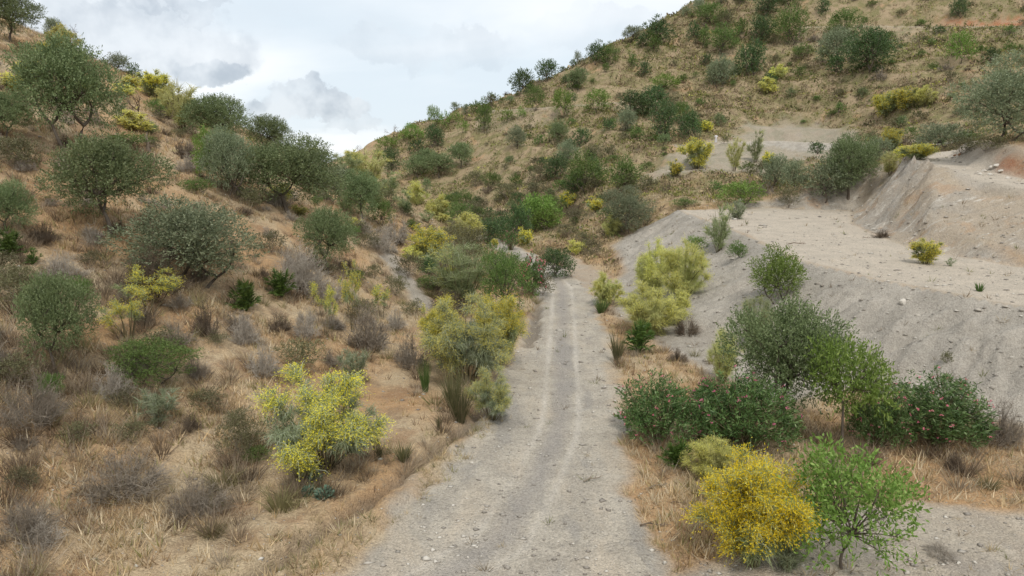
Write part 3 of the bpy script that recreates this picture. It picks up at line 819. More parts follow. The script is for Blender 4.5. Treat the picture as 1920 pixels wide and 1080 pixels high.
def brush(seed, n=34, sub=9, r=.006, mat='twig', dome=.6, low=.0, tangle=.10):
    """leafless tangle of twigs"""
    rng = np.random.default_rng(seed)
    th = rng.uniform(0, 6.28, n); rad = np.sqrt(rng.uniform(0, 1, n)) * .48
    top = (.95 - (dome + .25) * (rad / .5) ** 2) * rng.uniform(.35, 1.05, n)
    b = np.stack([np.cos(th) * rad * .55, np.sin(th) * rad * .55, np.full(n, -.03)], -1)
    e = np.stack([np.cos(th) * rad, np.sin(th) * rad, top], -1)
    sp = bez(b, (b + e) / 2 + rng.normal(0, .06, b.shape) + [0, 0, .08], e, 5)
    parts = [(*tubes(sp, np.repeat(np.linspace(1.5, .6, 5)[None], n, 0) * r, 3), None)]
    m = n * sub
    i = np.repeat(np.arange(n), sub); j = rng.integers(1, 5, m)
    p0 = sp[i, j]; dd = unit(sp[i, j] - sp[i, j - 1]) + .75 * rng.normal(size=(m, 3)) + [0, 0, .15]
    p2 = p0 + unit(dd) * rng.uniform(.10, .28, m)[:, None]
    p2[:, 2] = np.clip(p2[:, 2], .02, 1.02)
    tp = bez(p0, (p0 + p2) / 2 + rng.normal(0, tangle * .35, p0.shape), p2, 3)
    parts.append((*tubes(tp, np.repeat(np.linspace(.7, .35, 3)[None], m, 0) * r, 3), None))
    v, q, _ = join(parts)
    return [('twigs', mesh_np('twigs', v, quads=q, mat=M[mat]))]

def bare_tree(seed, mat='twigd', r=.022, spread=.5):
    rng = np.random.default_rng(seed)
    parts = []
    def grow(p, d, L, rad, lev):
        d = unit(np.array(d)); k = 4
        e = p + d * L
        m_ = (p + e) / 2 + rng.normal(0, .13 * L, 3)
        path = bez(p[None], m_[None], e[None], k)
        parts.append((*tubes(path, np.linspace(rad, rad * .62, k)[None], 6 if lev < 2 else 3), None))
        if lev >= 5: return
        for c in range(3 if lev in (0, 1, 3) else 2):
            nd = d + rng.normal(0, .62 + .08 * lev, 3) + np.array([0, 0, .12])
            grow(e, nd, L * rng.uniform(.58, .80), rad * .60, lev + 1)
    grow(np.array([0., 0, -.04]), [.15, .1, 1], .30, r, 0)
    v, q, _ = join(parts)
    v[:, :2] *= spread / max(np.abs(v[:, :2]).max(), .1); v[:, 2] = np.where(v[:, 2] > 0, v[:, 2] / v[:, 2].max(), v[:, 2])
    n = len(parts[0][0])
    return [('trunk', mesh_np('trunk', v[:n], quads=parts[0][1], mat=M[mat], smooth=True)),
            ('branches', mesh_np('branches', v[n:], quads=join(parts[1:])[1], mat=M[mat], smooth=True))]

def dome_scrub(seed, n=900, leaf=.05, lw=.022, mat='scrub', clumps=13, cr=(.13, .22)):
    parts = crown_tree(seed, n, leaf, lw, bottom=.02, trunk_r=.012, clumps=clumps, cr=cr, sprig=4, mat=mat, bark='twig', lean=.02, forks=3, multi=2, upl=.6)
    return [('stems', parts[0][1]), ('foliage', parts[1][1])]
def leafy_rosette(seed):
    rng = np.random.default_rng(seed)
    n = 150
    th = rng.uniform(0, 6.28, n); r = np.sqrt(rng.uniform(0, 1, n)) * .34
    P = np.stack([np.cos(th) * r, np.sin(th) * r, rng.uniform(.0, .55, n)], -1)
    D = np.stack([np.cos(th), np.sin(th), rng.uniform(.3, 1.6, n)], -1) + rng.normal(0, .3, (n, 3))
    v, q = leaves(P, D, .30, .12, rng, -.06)
    return [('leaves', mesh_np('leaves', v, quads=q, mat=M['teal']))]

# level of detail by size in the photograph: near, mid, far
LOD = {'n': 0, 'm': 1, 'f': 2}
def build(kind, lod, seed):
    s = seed * 31 + lod * 7 + 5
    if kind == 'olive_tree':
        nl, lf, lw = ((25000, .028, .0112), (5600, .052, .023), (1150, .085, .048))[lod]
        return crown_tree(s, nl, lf, lw, mat='olive', bottom=.20, clumps=(17, 15, 12)[lod], cr=(.13, .25), trunk_r=.024, multi=1 + (seed % 3 == 2))
    if kind == 'grey_olive_tree':
        nl, lf, lw = ((22000, .028, .0112), (5200, .052, .023), (1100, .085, .048))[lod]
        return crown_tree(s, nl, lf, lw, mat='olive2', bottom=.06, clumps=(18, 15, 12)[lod], cr=(.12, .24), trunk_r=.022, multi=2)
    if kind == 'carob_tree':
        nl, lf, lw = ((14000, .027, .018), (4000, .046, .031), (950, .082, .056))[lod]
        return crown_tree(s, nl, lf, lw, mat='carob', bottom=.02, clumps=(24, 18, 12)[lod], cr=(.16, .26), trunk_r=.026, sprig=5, upl=.1, multi=1 + seed % 2)
    if kind == 'almond_tree':
        nl, lf, lw = ((5200, .050, .0185), (2300, .064, .028), (700, .090, .048))[lod]
        return crown_tree(s, nl, lf, lw, mat='almond', bottom=.10, clumps=(34, 19, 12)[lod], cr=(.08, .18), trunk_r=.016, sprig=6, upl=.25, flop=.5, lean=.07, inner=0)
    if kind == 'forked_almond':
        return crown_tree(s, 5200, .050, .0185, mat='almond', bottom=.40, clumps=24, cr=(.09, .19), trunk_r=.020, sprig=6, upl=.25, flop=.5, lean=.07, inner=0)
    if kind == 'leafy_bush':
        nl, lf, lw = ((10000, .034, .017), (3400, .050, .028), (850, .088, .056))[lod]
        return crown_tree(s, nl, lf, lw, mat='almond' if seed % 2 else 'mid', bottom=.05, clumps=(22, 15, 10)[lod], cr=(.13, .22), trunk_r=.020, sprig=5, multi=2)
    if kind == 'green_bush':
        nl, lf, lw = ((11000, .030, .012), (3600, .050, .022), (850, .088, .052))[lod]
        return crown_tree(s, nl, lf, lw, mat='mid', bottom=.05, clumps=(22, 15, 10)[lod], cr=(.13, .21), trunk_r=.018, sprig=5, multi=2)
    if kind == 'scrub_bush':
        n, lf, lw = ((6500, .032, .013), (2000, .055, .024), (600, .095, .055))[lod]
        return dome_scrub(s, n, lf, lw)
    if kind == 'golden_broom':
        a = ((34, 330, 34, .15, .0046), (18, 150, 26, .17, .011), (11, 64, 16, .22, .026))[lod]
        return broom(s, *a, bloom=.66, fsize=(.0108, .021, .05)[lod], per=(6, 3, 2)[lod], open_=.46, fmat='broom_g', dome=.50, up=.65, low=.12, droop=.75)
    if kind == 'full_broom':
        return broom(s, 34, 360, 34, .15, .0046, bloom=.80, bmat='goldf', fsize=.0135, per=6, open_=.46, fmat='broom_g', dome=.45, up=.65, low=.15, droop=.75)
    if kind == 'airy_broom':
        a = ((24, 230, 34, .14, .0044), (15, 120, 24, .16, .011), (10, 50, 16, .22, .026))[lod]
        return broom(s, *a, bloom=.52, bmat='gold' if seed % 2 else 'lemon', fsize=(.010, .020, .05)[lod], per=(5, 3, 2)[lod], fmat='broom_s', low=.30, droop=1.2, dome=.55, open_=.48)
    if kind == 'pale_broom':
        a = ((30, 310, 34, .15, .0046), (17, 150, 26, .17, .011), (11, 64, 16, .22, .028))[lod]
        return broom(s, *a, bloom=.42, bmat='lemon', fsize=(.011, .020, .05)[lod], per=(3, 2, 2)[lod], fmat='broom_p', low=.08, up=.5, dome=.6, open_=.48)
    if kind == 'feathery_broom':
        a = ((24, 170, 32, .17, .0042), (13, 70, 20, .19, .010), (9, 34, 12, .24, .022))[lod]
        return broom(s, *a, bloom=.08, bmat='lemon', fsize=(.009, .016, .04)[lod], per=2, fmat='broom_p' if seed % 2 else 'broom_g', low=.12, up=.8, droop=.5, open_=.40, dome=.4)
    if kind == 'green_broom':
        a = ((20, 160, 34, .17, .0045), (12, 70, 22, .19, .010), (9, 34, 12, .24, .022))[lod]
        return broom(s, *a, bloom=.0, fmat='broom_s', low=.05, up=1.0, droop=.5, open_=.42, dome=.5)
    if kind == 'sparse_broom':
        a = ((9, 44, 24, .15, .0050), (8, 30, 18, .17, .012), (6, 18, 10, .2, .024))[lod]
        return broom(s, *a, bloom=.72, fsize=(.012, .022, .045)[lod], per=(5, 3, 2)[lod], fmat='broom_g', low=.5, droop=1.5, open_=.40, dome=.25)
    if kind == 'oleander_bush':
        a = ((7600, .060, .0125, 52), (2200, .090, .022, 90), (700, .12, .045, 20))[lod]
        return lance_bush(s, *a, psize=(.013, .026, .05)[lod])
    if kind == 'rose_bush':
        return lance_bush(s, 1500, .08, .022, 130, fmat='rose', psize=.03)
    if kind == 'dwarf_palm':
        return fan_palm(s, (110, 80, 40)[lod])
    if kind == 'rush_tussock':
        return tussock(s, (260, 150, 60)[lod], (.011, .020, .04)[lod])
    if kind == 'green_rush':
        return tussock(s, (180, 110, 50)[lod], (.014, .024, .05)[lod], mat='rushg', lean=.4, base=.14)
    if kind == 'grass_clump':
        return tussock(s, 170, .020, lean=1.1, droop=.8, mat='dun', base=.30, short=.3)
    if kind == 'straw_clump':
        return tussock(s, 170, .018, lean=1.2, droop=.9, mat='straw', base=.32, short=.3)
    if kind == 'dead_brush':
        return brush(s, (90, 60, 30)[lod], (20, 16, 10)[lod], (.0036, .0066, .014)[lod], mat=('twig', 'twigd')[seed % 2])
    if kind == 'bleached_brush':
        return brush(s, (90, 60, 30)[lod], (20, 16, 10)[lod], (.0034, .006, .013)[lod], mat='twigp')
    if kind == 'bare_tree':
        return bare_tree(s)
    if kind == 'leaf_rosette':
        return leafy_rosette(s)
PROTO = {}
def proto(kind, lod, var):
    key = (kind, lod, var)
    if key not in PROTO:
        ms = build(kind, lod, var)
        cs = []
        for _, me in ms:                                    # bring every kind to one unit wide and one unit high
            c = np.empty(len(me.vertices) * 3, np.float32); me.vertices.foreach_get('co', c); cs.append(c.reshape(-1, 3))
        al = np.concatenate(cs)
        ex = max(np.quantile(np.abs(al[:, 0]), .992), np.quantile(np.abs(al[:, 1]), .992)); ez = np.quantile(al[:, 2], .994)
        for (_, me), c in zip(ms, cs):
            c[:, :2] *= .5 / ex; c[:, 2] *= 1 / ez
            me.vertices.foreach_set('co', c.ravel()); me.update()
        PROTO[key] = ms
    return PROTO[key]
NVAR = {0: 4, 1: 4, 2: 4}
CAT = {'olive_tree': 'tree', 'grey_olive_tree': 'tree', 'carob_tree': 'tree', 'almond_tree': 'tree', 'forked_almond': 'tree', 'bare_tree': 'tree', 'dwarf_palm': 'palm',
       'rush_tussock': 'rushes', 'green_rush': 'rushes', 'grass_clump': 'grass', 'straw_clump': 'grass', 'leaf_rosette': 'plant', 'dead_brush': 'dead bush', 'bleached_brush': 'dead bush'}
rs = random.Random(7)
LANDMARKS = []; USED = set()
PREP = set('on in at by of under below above beside near behind where along between from standing peeping rising leaning hung over right that with next growing lying touching stretching cut poking just high low'.split())
def short(label):
    w = label.split(',')[0].split(); seen = 0
    for i, q in enumerate(w):
        if q in PREP and i >= 2:
            seen += 1
            if seen == 2 or i >= 8: return ' '.join(w[:i])
    return ' '.join(w[:9])
def beside(what, x, y):
    """words for a small bush from the marked plant it grows next to"""
    ls = sorted(LANDMARKS, key=lambda l: (l[0] - x) ** 2 + (l[1] - y) ** 2)[:14]
    for l in ls:
        dx, dy = x - l[0], y - l[1]; dz = float(ground(x, y)) - float(ground(l[0], l[1]))
        rel = 'uphill of' if dz > .6 else 'downhill of' if dz < -.6 else 'just beyond' if dy > 0 else 'just in front of'
        lab = ' '.join((what + ' ' + rel + ' the ' + l[2]).split()[:16])
        if lab not in USED: break
    USED.add(lab)
    return lab
NAME = {'full_broom': 'broom_bush', 'forked_almond': 'almond_tree', 'golden_broom': 'broom_bush', 'airy_broom': 'broom_bush', 'pale_broom': 'broom_bush', 'feathery_broom': 'broom_bush', 'green_broom': 'broom_bush', 'sparse_broom': 'broom_bush',
        'grey_olive_tree': 'olive_tree', 'rose_bush': 'oleander_bush', 'bleached_brush': 'dead_brush', 'leafy_bush': 'green_bush', 'green_rush': 'rush_tussock', 'straw_clump': 'grass_clump'}
def plant(kind, x, y, z, w, h, label, group=None, lod=1, var=None, rot=None, tilt=0.0, depth=1.0):
    if var is None: var = rs.randrange(NVAR[lod])
    if lod == 0 and 'broom' in kind: var %= 2
    nm = NAME.get(kind, kind)
    root = bpy.data.objects.new(nm, None)
    COL.objects.link(root)
    root.empty_display_size = .2
    root.location = (x, y, z)
    root.rotation_euler = (0, tilt, rs.uniform(0, 6.28) if rot is None else rot)
    root.scale = (w, w * depth, h)
    root['label'] = label; root['category'] = CAT.get(kind, 'bush')
    if group: root['group'] = group
    for pn, me in proto(kind, lod, var):
        o = link_obj(pn, me, root)
        if pn in ('flowers', 'blossom', 'foliage', 'crown', 'blades', 'twigs'): o['kind'] = 'stuff'
    return root
def plant_at(kind, u, v, w, h, label, group=None, **kw):
    """plant standing where the terrain shows at pixel (u, v), w x h photo pixels large"""
    p = None; vv = v
    while p is None and vv < v + 120:
        p = hit(u, vv); vv += 2
    if p is None: return None
    x, y, z = p
    s = (y * math.cos(PITCH) - (z - CAM_Z) * math.sin(PITCH)) / 1280
    big = max(w, h)
    lod = kw.pop('lod', 0 if big >= 92 else 1 if big >= 40 else 2)
    LANDMARKS.append((x, y, short(label)))
    return plant(kind, x, y + w * s * .15, float(ground(x, y + w * s * .15)) - .02, w * s * 1.02, h * s * 1.04, label, group, lod=lod, **kw)
# ------------------------------------------------------------------ the plants one by one
# kind, u, v of the foot, width, height (photo pixels), label, group
OL, GO, CA, AL, LB, GB, SB = 'olive_tree', 'grey_olive_tree', 'carob_tree', 'almond_tree', 'leafy_bush', 'green_bush', 'scrub_bush'
BG, BA, BP, BF, BN, BS = 'golden_broom', 'airy_broom', 'pale_broom', 'feathery_broom', 'green_broom', 'sparse_broom'
OB, RB, DP, RT, GR, GC, DB, BB, BT, LR = 'oleander_bush', 'rose_bush', 'dwarf_palm', 'rush_tussock', 'green_rush', 'grass_clump', 'dead_brush', 'bleached_brush', 'bare_tree', 'leaf_rosette'
G1, G2, G3, G4, G5 = 'olive trees on the near hillside', 'broom bushes', 'trees and bushes on the long hill', 'oleander bushes', 'bushes along the valley floor'
G6, G7, G8, G9 = 'dead bushes', 'dwarf palms', 'rush tussocks', 'bushes by the terrace'
TABLE = [
 # the near hillside
 (OL, 118, 292, 205, 205, 'large spreading olive tree on a dark curved double trunk, high on the near hillside', G1),
 (OL, 187, 452, 195, 175, 'dense round olive tree on a short leaning trunk, below the large double-trunked olive', G1),
 (OL, 97, 714, 138, 182, 'young lollipop-shaped olive tree on a thin straight trunk low on the orange slope', G1),
 (GO, 352, 545, 258, 165, 'broad low grey-green olive with several crown lobes above a dark tangle of dead wood', G1),
 (OL, 612, 520, 108, 118, 'small dark olive with drooping crown near the sandy bare streak', G1),
 (OL, 535, 405, 190, 138, 'wide many-stemmed olive tree on the lower shoulder of the near hillside', G1),
 (GO, 422, 372, 108, 122, 'grey feathery olive leaning to the right over bare crooked stems', G1),
 (AL, 392, 352, 66, 105, 'bright green tuft of leaves on long bare crooked stems beside the grey leaning olive', None),
 (OL, 402, 285, 128, 98, 'dark olive clump on the skyline of the near hillside, the bulkier of two', G1),
 (OL, 497, 295, 92, 72, 'smaller dark olive clump on the skyline, downhill of the bulkier one', G1),
 (OL, 10, 78, 120, 92, 'dark olive tree at the top corner of the near hillside', G1),
 (OL, 2, 268, 96, 88, 'green olive crown cut by the picture edge below the top corner tree', G1),
 (OL, 8, 445, 96, 98, 'olive tree at the picture edge above the dark dwarf palm', G1),
 (OL, 676, 424, 80, 98, 'dark green olive on the shoulder where the hillside drops to the valley', G1),
 (GO, 632, 392, 64, 74, 'greyish thin olive just uphill of the shoulder olive', G1),
 (GO, 590, 372, 62, 62, 'grey olive crown peeping behind the wide many-stemmed olive', G1),
 (BT, 252, 226, 72, 56, 'leafless dead tree with crooked dark branches beside the large olive', None),
 (BF, 338, 252, 64, 88, 'tall olive-yellow broom on thin bare stems near the dead tree', G2),
 (BG, 285, 186, 60, 48, 'yellow-flecked broom on the skyline above the dead tree', G2),
 (BP, 315, 205, 50, 40, 'pale broom on the slope between the dead tree and the tall bare-stemmed broom', G2),
 (BP, 110, 108, 64, 56, 'olive-yellow broom on the skyline next to the top corner tree', G2),
 (BG, 84, 117, 42, 36, 'small golden broom just under the skyline by the top corner', G2),
 (BG, 48, 166, 44, 48, 'yellow broom at the uphill side of the large double-trunked olive', G2),
 (BT, 148, 100, 46, 52, 'thin leafless shrub standing out against the sky', None),
 (GO, 99, 70, 32, 40, 'thin grey sapling on the skyline beside the leafless shrub', G1),
 (CA, 249, 150, 32, 30, 'small dark bush on the skyline behind the large olive', None),
 (GO, 220, 118, 44, 34, 'grey-green bush poking over the crown of the large olive', None),
 (GB, 238, 278, 74, 27, 'low dark green bush lying along the slope beside the tree stump', None),
 (SB, 35, 318, 76, 60, 'pale grey-green shrub below the green crown at the picture edge', None),
 (DP, 14, 492, 58, 50, 'dark dwarf palm at the picture edge, the larger of two there', G7),
 (DP, 58, 500, 34, 32, 'dark dwarf palm just downhill of the larger one at the picture edge', G7),
 (SB, 28, 588, 112, 80, 'wide grey-green shrub behind the young lollipop olive', None),
 (DP, 458, 588, 62, 56, 'green dwarf palm on the slope below the broad grey-green olive', G7),
 (DP, 525, 562, 56, 50, 'dwarf palm uphill beside the dead bush with a bleached top', G7),
 (BS, 236, 642, 105, 88, 'sparse broom with bright yellow sprigs above the spreading dark green bush', G2),
 (BS, 268, 592, 120, 88, 'tall thin broom with a few yellow sprays in front of the dead wood', G2),
 (BS, 610, 632, 46, 100, 'narrow broom hung with yellow tassels below the small drooping olive', G2),
 (BS, 660, 628, 50, 128, 'tall narrow yellow broom beside the bare sandy streak', G2),
 (BS, 716, 600, 46, 62, 'small broom with two yellow heads downhill of the sandy streak', G2),
 (GB, 275, 730, 165, 88, 'spreading dark green bush at the middle of the lower slope', None),
 (DB, 280, 565, 135, 88, 'dark brown tangle of dead wood under the broad grey-green olive', G6),
 (BB, 555, 552, 128, 88, 'big dead bush with a bleached top and dark inside', G6),
 (DB, 690, 660, 84, 86, 'dark dead bush beside the tall narrow yellow broom', G6),
 (DB, 840, 592, 92, 46, 'low dark dead bush under the large dense bush by the bend', G6),
 (DB, 770, 692, 72, 62, 'dark dead bush uphill of the green rushes', G6),
 (BB, 206, 748, 76, 62, 'pale grey dead bush just below the spreading dark green bush', G6),
 (BB, 490, 708, 66, 64, 'whitish dead bush in the middle of the dry slope', G6),
 (BB, 112, 538, 94, 54, 'straw-coloured dead bush above the young lollipop olive', G6),
 (DB, 385, 632, 66, 62, 'grey dead bush below the green dwarf palm', G6),
 (BB, 452, 646, 70, 58, 'pale dead bush downhill of the green dwarf palm', G6),
 (DB, 52, 802, 122, 100, 'big grey thorny dead bush at the picture edge on the lower slope', G6),
 (GB, 92, 756, 48, 50, 'dark green bush growing through the thorny dead bush', None),
 (DB, 213, 938, 180, 78, 'long low heap of dark dead brushwood in the dry grass', G6),
 (DB, 362, 974, 125, 76, 'grey mound of dead twigs beside the long brushwood heap', G6),
 (SB, 450, 864, 92, 92, 'dark grey-green shrub beside the big lemon-yellow broom', None),
 (GB, 478, 868, 56, 28, 'low dark green plant at the foot of the grey-green shrub', None),
 (GC, 412, 925, 110, 46, 'bright green grass clump behind the mound of dead twigs', None),
 (GC, 520, 965, 96, 58, 'olive-grey grass clump at the edge of the sandy apron', None),
 (GC, 396, 1012, 78, 40, 'flat dull grass clump below the mound of dead twigs', None),
 (SB, 140, 836, 62, 42, 'small olive shrub above the long brushwood heap', None),
 (SB, 243, 838, 62, 46, 'rounded olive-brown shrub above the brushwood heap, nearer the track', None),
 (BN, 290, 806, 90, 66, 'green broom with a few yellow tips below the spreading dark green bush', G2),
 (DB, 40, 1015, 115, 74, 'grey-brown dead bush in the bottom corner of the dry slope', G6),
 (SB, 40, 930, 60, 48, 'small grey shrub above the corner dead bush', None),
 (BA, 602, 896, 228, 182, 'big airy broom with lemon-yellow heads on dark bare stems at the verge of the track', G2),
 (BS, 704, 868, 30, 66, 'single yellow broom sprig beside the big airy broom', G2),
 (BP, 566, 898, 44, 34, 'low yellow broom shoot at the foot of the big airy broom', G2),
 (LR, 590, 914, 34, 28, 'blue-green leafy plant nearest the foot of the big airy broom', 'blue-green leafy plants'),
 (LR, 607, 938, 40, 20, 'flat blue-green leafy plant at the sandy edge', 'blue-green leafy plants'),
 (LR, 577, 934, 26, 22, 'small blue-green leafy plant beside the flat one', 'blue-green leafy plants'),
 (RT, 755, 876, 48, 44, 'lone round dark rush tussock on the sandy apron', G8),
 (RT, 711, 862, 22, 34, 'thin dark rush tuft beside the lone tussock', G8),
 (RT, 848, 768, 66, 92, 'tall brown-green rush tussock at the foot of the yellow and silver broom', G8),
 (RT, 862, 806, 72, 92, 'rush tussock at the roadside, lowest of the clump', G8),
 (RT, 822, 808, 18, 36, 'thin rush tuft at the sandy end of the clump', G8),
 (GR, 797, 738, 32, 76, 'bright green upright rushes beside the yellow and silver broom', G8),
 (BA, 872, 728, 172, 160, 'large broom with silver threads and yellow heads beside the track', G2),
 (BG, 934, 692, 94, 128, 'golden broom crown leaning over the track edge', G2),
 (BG, 830, 676, 84, 108, 'yellow broom on the uphill side of the silver one', G2),
 (BA, 922, 792, 96, 98, 'front yellow broom at the roadside next to the rush tussocks', G2),
 (BN, 664, 728, 70, 68, 'soft green broom without flowers on the lower slope', G2),
 (GB, 714, 428, 58, 50, 'mid green bush right behind the shoulder olive', G2),
 (BF, 690, 350, 84, 62, 'yellow-green broom on the crest of the shoulder, uppermost', G2),
 (BF, 650, 335, 60, 44, 'yellow-green broom at the notch where the hills meet the sky', G2),
 (BF, 728, 368, 64, 44, 'yellow-green broom on the crest, second from the notch', G2),
 (BP, 778, 388, 48, 42, 'pale broom on the crest of the spur above the small dark bush', G2),
 (BP, 822, 412, 46, 40, 'pale broom on the crest of the spur, lowest of the line', G2),
 (CA, 763, 408, 26, 26, 'small dark bush on the orange spur', None),
 (GB, 772, 440, 26, 28, 'dark green bush above the bright yellow broom mound', None),
 (BB, 742, 456, 60, 44, 'pale feathery dead bush along the grey scree band', G6),
 (BB, 716, 474, 58, 46, 'lilac-grey dead bush at the top of the grey scree band', G6),
 (BB, 680, 442, 40, 36, 'pale dry bush above the sandy streak', G6),
 (BG, 806, 500, 82, 70, 'bright yellow broom mound above the grey scree band', G2),
 (BP, 872, 462, 74, 56, 'pale yellow broom on the spur foot near the valley bend', G2),
 (SB, 884, 526, 86, 96, 'tall rounded grey-green bush behind the yellow broom at the bend', G5),
 (CA, 804, 518, 44, 32, 'small dark bush at the end of the grey scree band', None),
 (BF, 866, 582, 116, 116, 'big olive-yellow broom in front of the dense bush at the bend', G2),
 (BP, 846, 566, 56, 64, 'pale broom at the uphill side of the big olive-yellow one', G2),
 (GB, 946, 598, 108, 130, 'large dense dark green bush overhanging the bend of the track', G5),
 (GO, 938, 536, 64, 66, 'grey-green upper crown behind the large dense bush at the bend', G5),
 (OB, 994, 556, 62, 76, 'oleander covered with pink flowers at the bend of the track', G4),
 (SB, 1018, 556, 56, 42, 'pale grey bush beside the pink oleander at the bend', G5),
 (CA, 1045, 522, 68, 52, 'rounded dark green bush on the far side of the bend', G5),
 (RB, 958, 470, 40, 38, 'dusky pink flowering bush where the track vanishes', G4),
 (RB, 912, 458, 26, 22, 'small dusky flowering bush across from the larger one', G4),
 (BG, 986, 464, 30, 34, 'yellow broom beside the dusky pink bush in the valley', G2),
 (BG, 928, 462, 14, 14, 'tiny yellow broom at the track edge in the valley', G2),
 (CA, 972, 448, 54, 70, 'dark rounded tree in the valley bottom', G5),
 (LB, 1012, 436, 84, 68, 'bright green fig-like tree in the valley bottom', G5),
 (AL, 1022, 436, 60, 44, 'lime-green bush in front of the fig-like tree', G5),
 (CA, 918, 456, 72, 44, 'wide dark green thicket where the valley turns', G5),
 (SB, 885, 412, 60, 34, 'grey-green bush above the dark thicket in the valley', G5),
 (GB, 872, 392, 46, 34, 'green bush on the hill above the valley thicket, the right-hand one', G3),
 (GB, 838, 396, 42, 30, 'green bush on the hill above the valley thicket, the left-hand one', G3),
 (CA, 948, 446, 60, 46, 'dark tree merging with the thicket where the valley turns', G5),
 (GB, 860, 428, 54, 38, 'green bush at the foot of the spur by the valley turn', G5),
 (SB, 905, 440, 50, 36, 'grey-green bush in front of the dark valley thicket', G5),
 (GB, 1040, 404, 46, 34, 'green bush above the fig-like tree in the valley', G5),
 (SB, 1078, 424, 52, 32, 'grey-brown scrub bush uphill of the lime-green valley bush', G5),
 (CA, 996, 420, 44, 44, 'dark crown behind the fig-like tree in the valley', G5),
 (SB, 1004, 374, 54, 32, 'broad low grey-green bush on the slope over the valley thicket', G3),
 (SB, 950, 378, 52, 30, 'low olive-green bush on the slope over the dark valley tree', G3),
 (GB, 925, 356, 44, 30, 'green bush midway between the olive row and the valley', G3),
 (SB, 1012, 346, 46, 30, 'grey bush just left of the dark round lower-slope tree', G3),
 (SB, 892, 352, 44, 28, 'grey-green bush below the end of the olive row', G3),
 (SB, 762, 524, 62, 44, 'grey-green bush at the lower edge of the sandy streak', None),
 (SB, 742, 560, 50, 40, 'grey-green bush among dead twigs below the sandy streak', None),
 (SB, 846, 470, 66, 46, 'grey-green bush between the bright mound and the spur foot', G2),
 (BF, 756, 402, 50, 44, 'pale broom beside the small dark bush on the orange spur', G2),
 (BF, 702, 388, 60, 50, 'olive-yellow broom above the shoulder olive', G2),
 (GO, 590, 335, 70, 56, 'grey olive crown on the skyline just uphill of the notch', G1),
 (BP, 668, 322, 46, 34, 'small olive-yellow broom right under the notch', G2),
 # the long hill, from the notch to the top
 (OL, 782, 338, 54, 40, 'olive of the dark row on the hill, the one nearest the notch', G3),
 (OL, 824, 336, 60, 44, 'olive of the dark row on the hill, the middle one', G3),
 (OL, 862, 318, 52, 46, 'olive of the dark row on the hill, the highest one', G3),
 (OL, 800, 322, 46, 36, 'olive of the dark row on the hill, behind the gap', G3),
 (OL, 800, 366, 22, 30, 'small grey tree just under the dark olive row', G3),
 (CA, 733, 326, 36, 44, 'dark upright tree beside the notch', G3),
 (AL, 722, 287, 44, 28, 'bright green almond on the skyline close to the notch', G3),
 (AL, 710, 308, 28, 26, 'small bright tree just below the skyline almond near the notch', G3),
 (BT, 738, 268, 34, 28, 'bare almond on the skyline near the notch', G3),
 (BT, 672, 298, 22, 22, 'thin bare sapling at the lowest point of the skyline', G3),
 (BT, 752, 310, 22, 26, 'leafless little tree between the dark upright tree and the olive row', G3),
 (AL, 776, 272, 42, 34, 'green almond a little up the skyline from the bare one', G3),
 (AL, 757, 268, 28, 22, 'yellowish almond right beside the green skyline almond', G3),
 (CA, 783, 300, 36, 36, 'dark rounded tree above the olive row', G3),
 (CA, 815, 280, 40, 42, 'dark dense carob under the skyline, above the olive row', G3),
 (AL, 815, 248, 26, 42, 'thin tall almond on the skyline above the dark carob', G3),
 (AL, 835, 246, 22, 34, 'yellow-green upright almond beside the thin tall one', G3),
 (AL, 856, 234, 24, 24, 'rounded almond on the skyline past the upright one', G3),
 (GO, 853, 212, 22, 18, 'small grey tree standing on the skyline', G3),
 (GO, 873, 218, 18, 20, 'small grey tree on the skyline, next one up', G3),
 (AL, 868, 254, 26, 24, 'bright round almond just under the skyline', G3),
 (LB, 908, 254, 36, 62, 'tall green tree with dark foot below the skyline', G3),
 (GB, 893, 215, 34, 24, 'green bush on the skyline above the tall green tree', G3),
 (SB, 922, 205, 30, 20, 'grey-green bush on the skyline next to the bare bank', G3),
 (AL, 951, 232, 28, 24, 'bright round bush on open ground, the left of a pair', G3),
 (AL, 977, 226, 24, 22, 'bright round bush on open ground, the right of a pair', G3),
 (CA, 980, 181, 48, 44, 'broad dark tree on the skyline, first of the line of dark skyline trees', G3),
 (CA, 1025, 154, 44, 38, 'dark tree on the skyline, second of the line', G3),
 (GO, 1083, 113, 20, 24, 'small tree alone on the skyline bank', G3),
 (CA, 1074, 124, 15, 15, 'little dark bush beside the lone skyline tree', G3),
 (OL, 1083, 174, 42, 38, 'dark olive on the open slope below the skyline bank', G3),
 (GB, 1002, 206, 42, 40, 'green bush below the first dark skyline tree', G3),
 (AL, 1056, 230, 40, 54, 'light green almond with visible trunk on the open slope', G3),
 (AL, 1120, 218, 54, 42, 'wide light green almond on the open slope', G3),
 (CA, 1118, 128, 46, 42, 'dark tree on the skyline beside a green one', G3),
 (GB, 1141, 132, 38, 42, 'green rounded tree touching the dark skyline tree', G3),
 (GO, 1188, 80, 42, 26, 'thin sparse tree standing out on the skyline near the big carob', G3),
 (CA, 1234, 88, 66, 50, 'big dark carob on the skyline', G3),
 (CA, 1204, 92, 26, 22, 'dark bush at the lower side of the big skyline carob', G3),
 (GB, 1227, 106, 32, 38, 'green upright bush under the big skyline carob', G3),
 (CA, 1207, 151, 28, 28, 'small dark tree on the brown slope under the green upright bush', G3),
 (GB, 1186, 130, 22, 26, 'small green tree beside a bare earth scar', G3),
 (GO, 1175, 252, 40, 44, 'grey-green rounded tree below the dark cluster', G3),
 (CA, 1193, 224, 64, 46, 'dark tree of the cluster on the hill, lowest on the left', G3),
 (CA, 1226, 222, 56, 52, 'dark tree of the cluster on the hill, the middle one', G3),
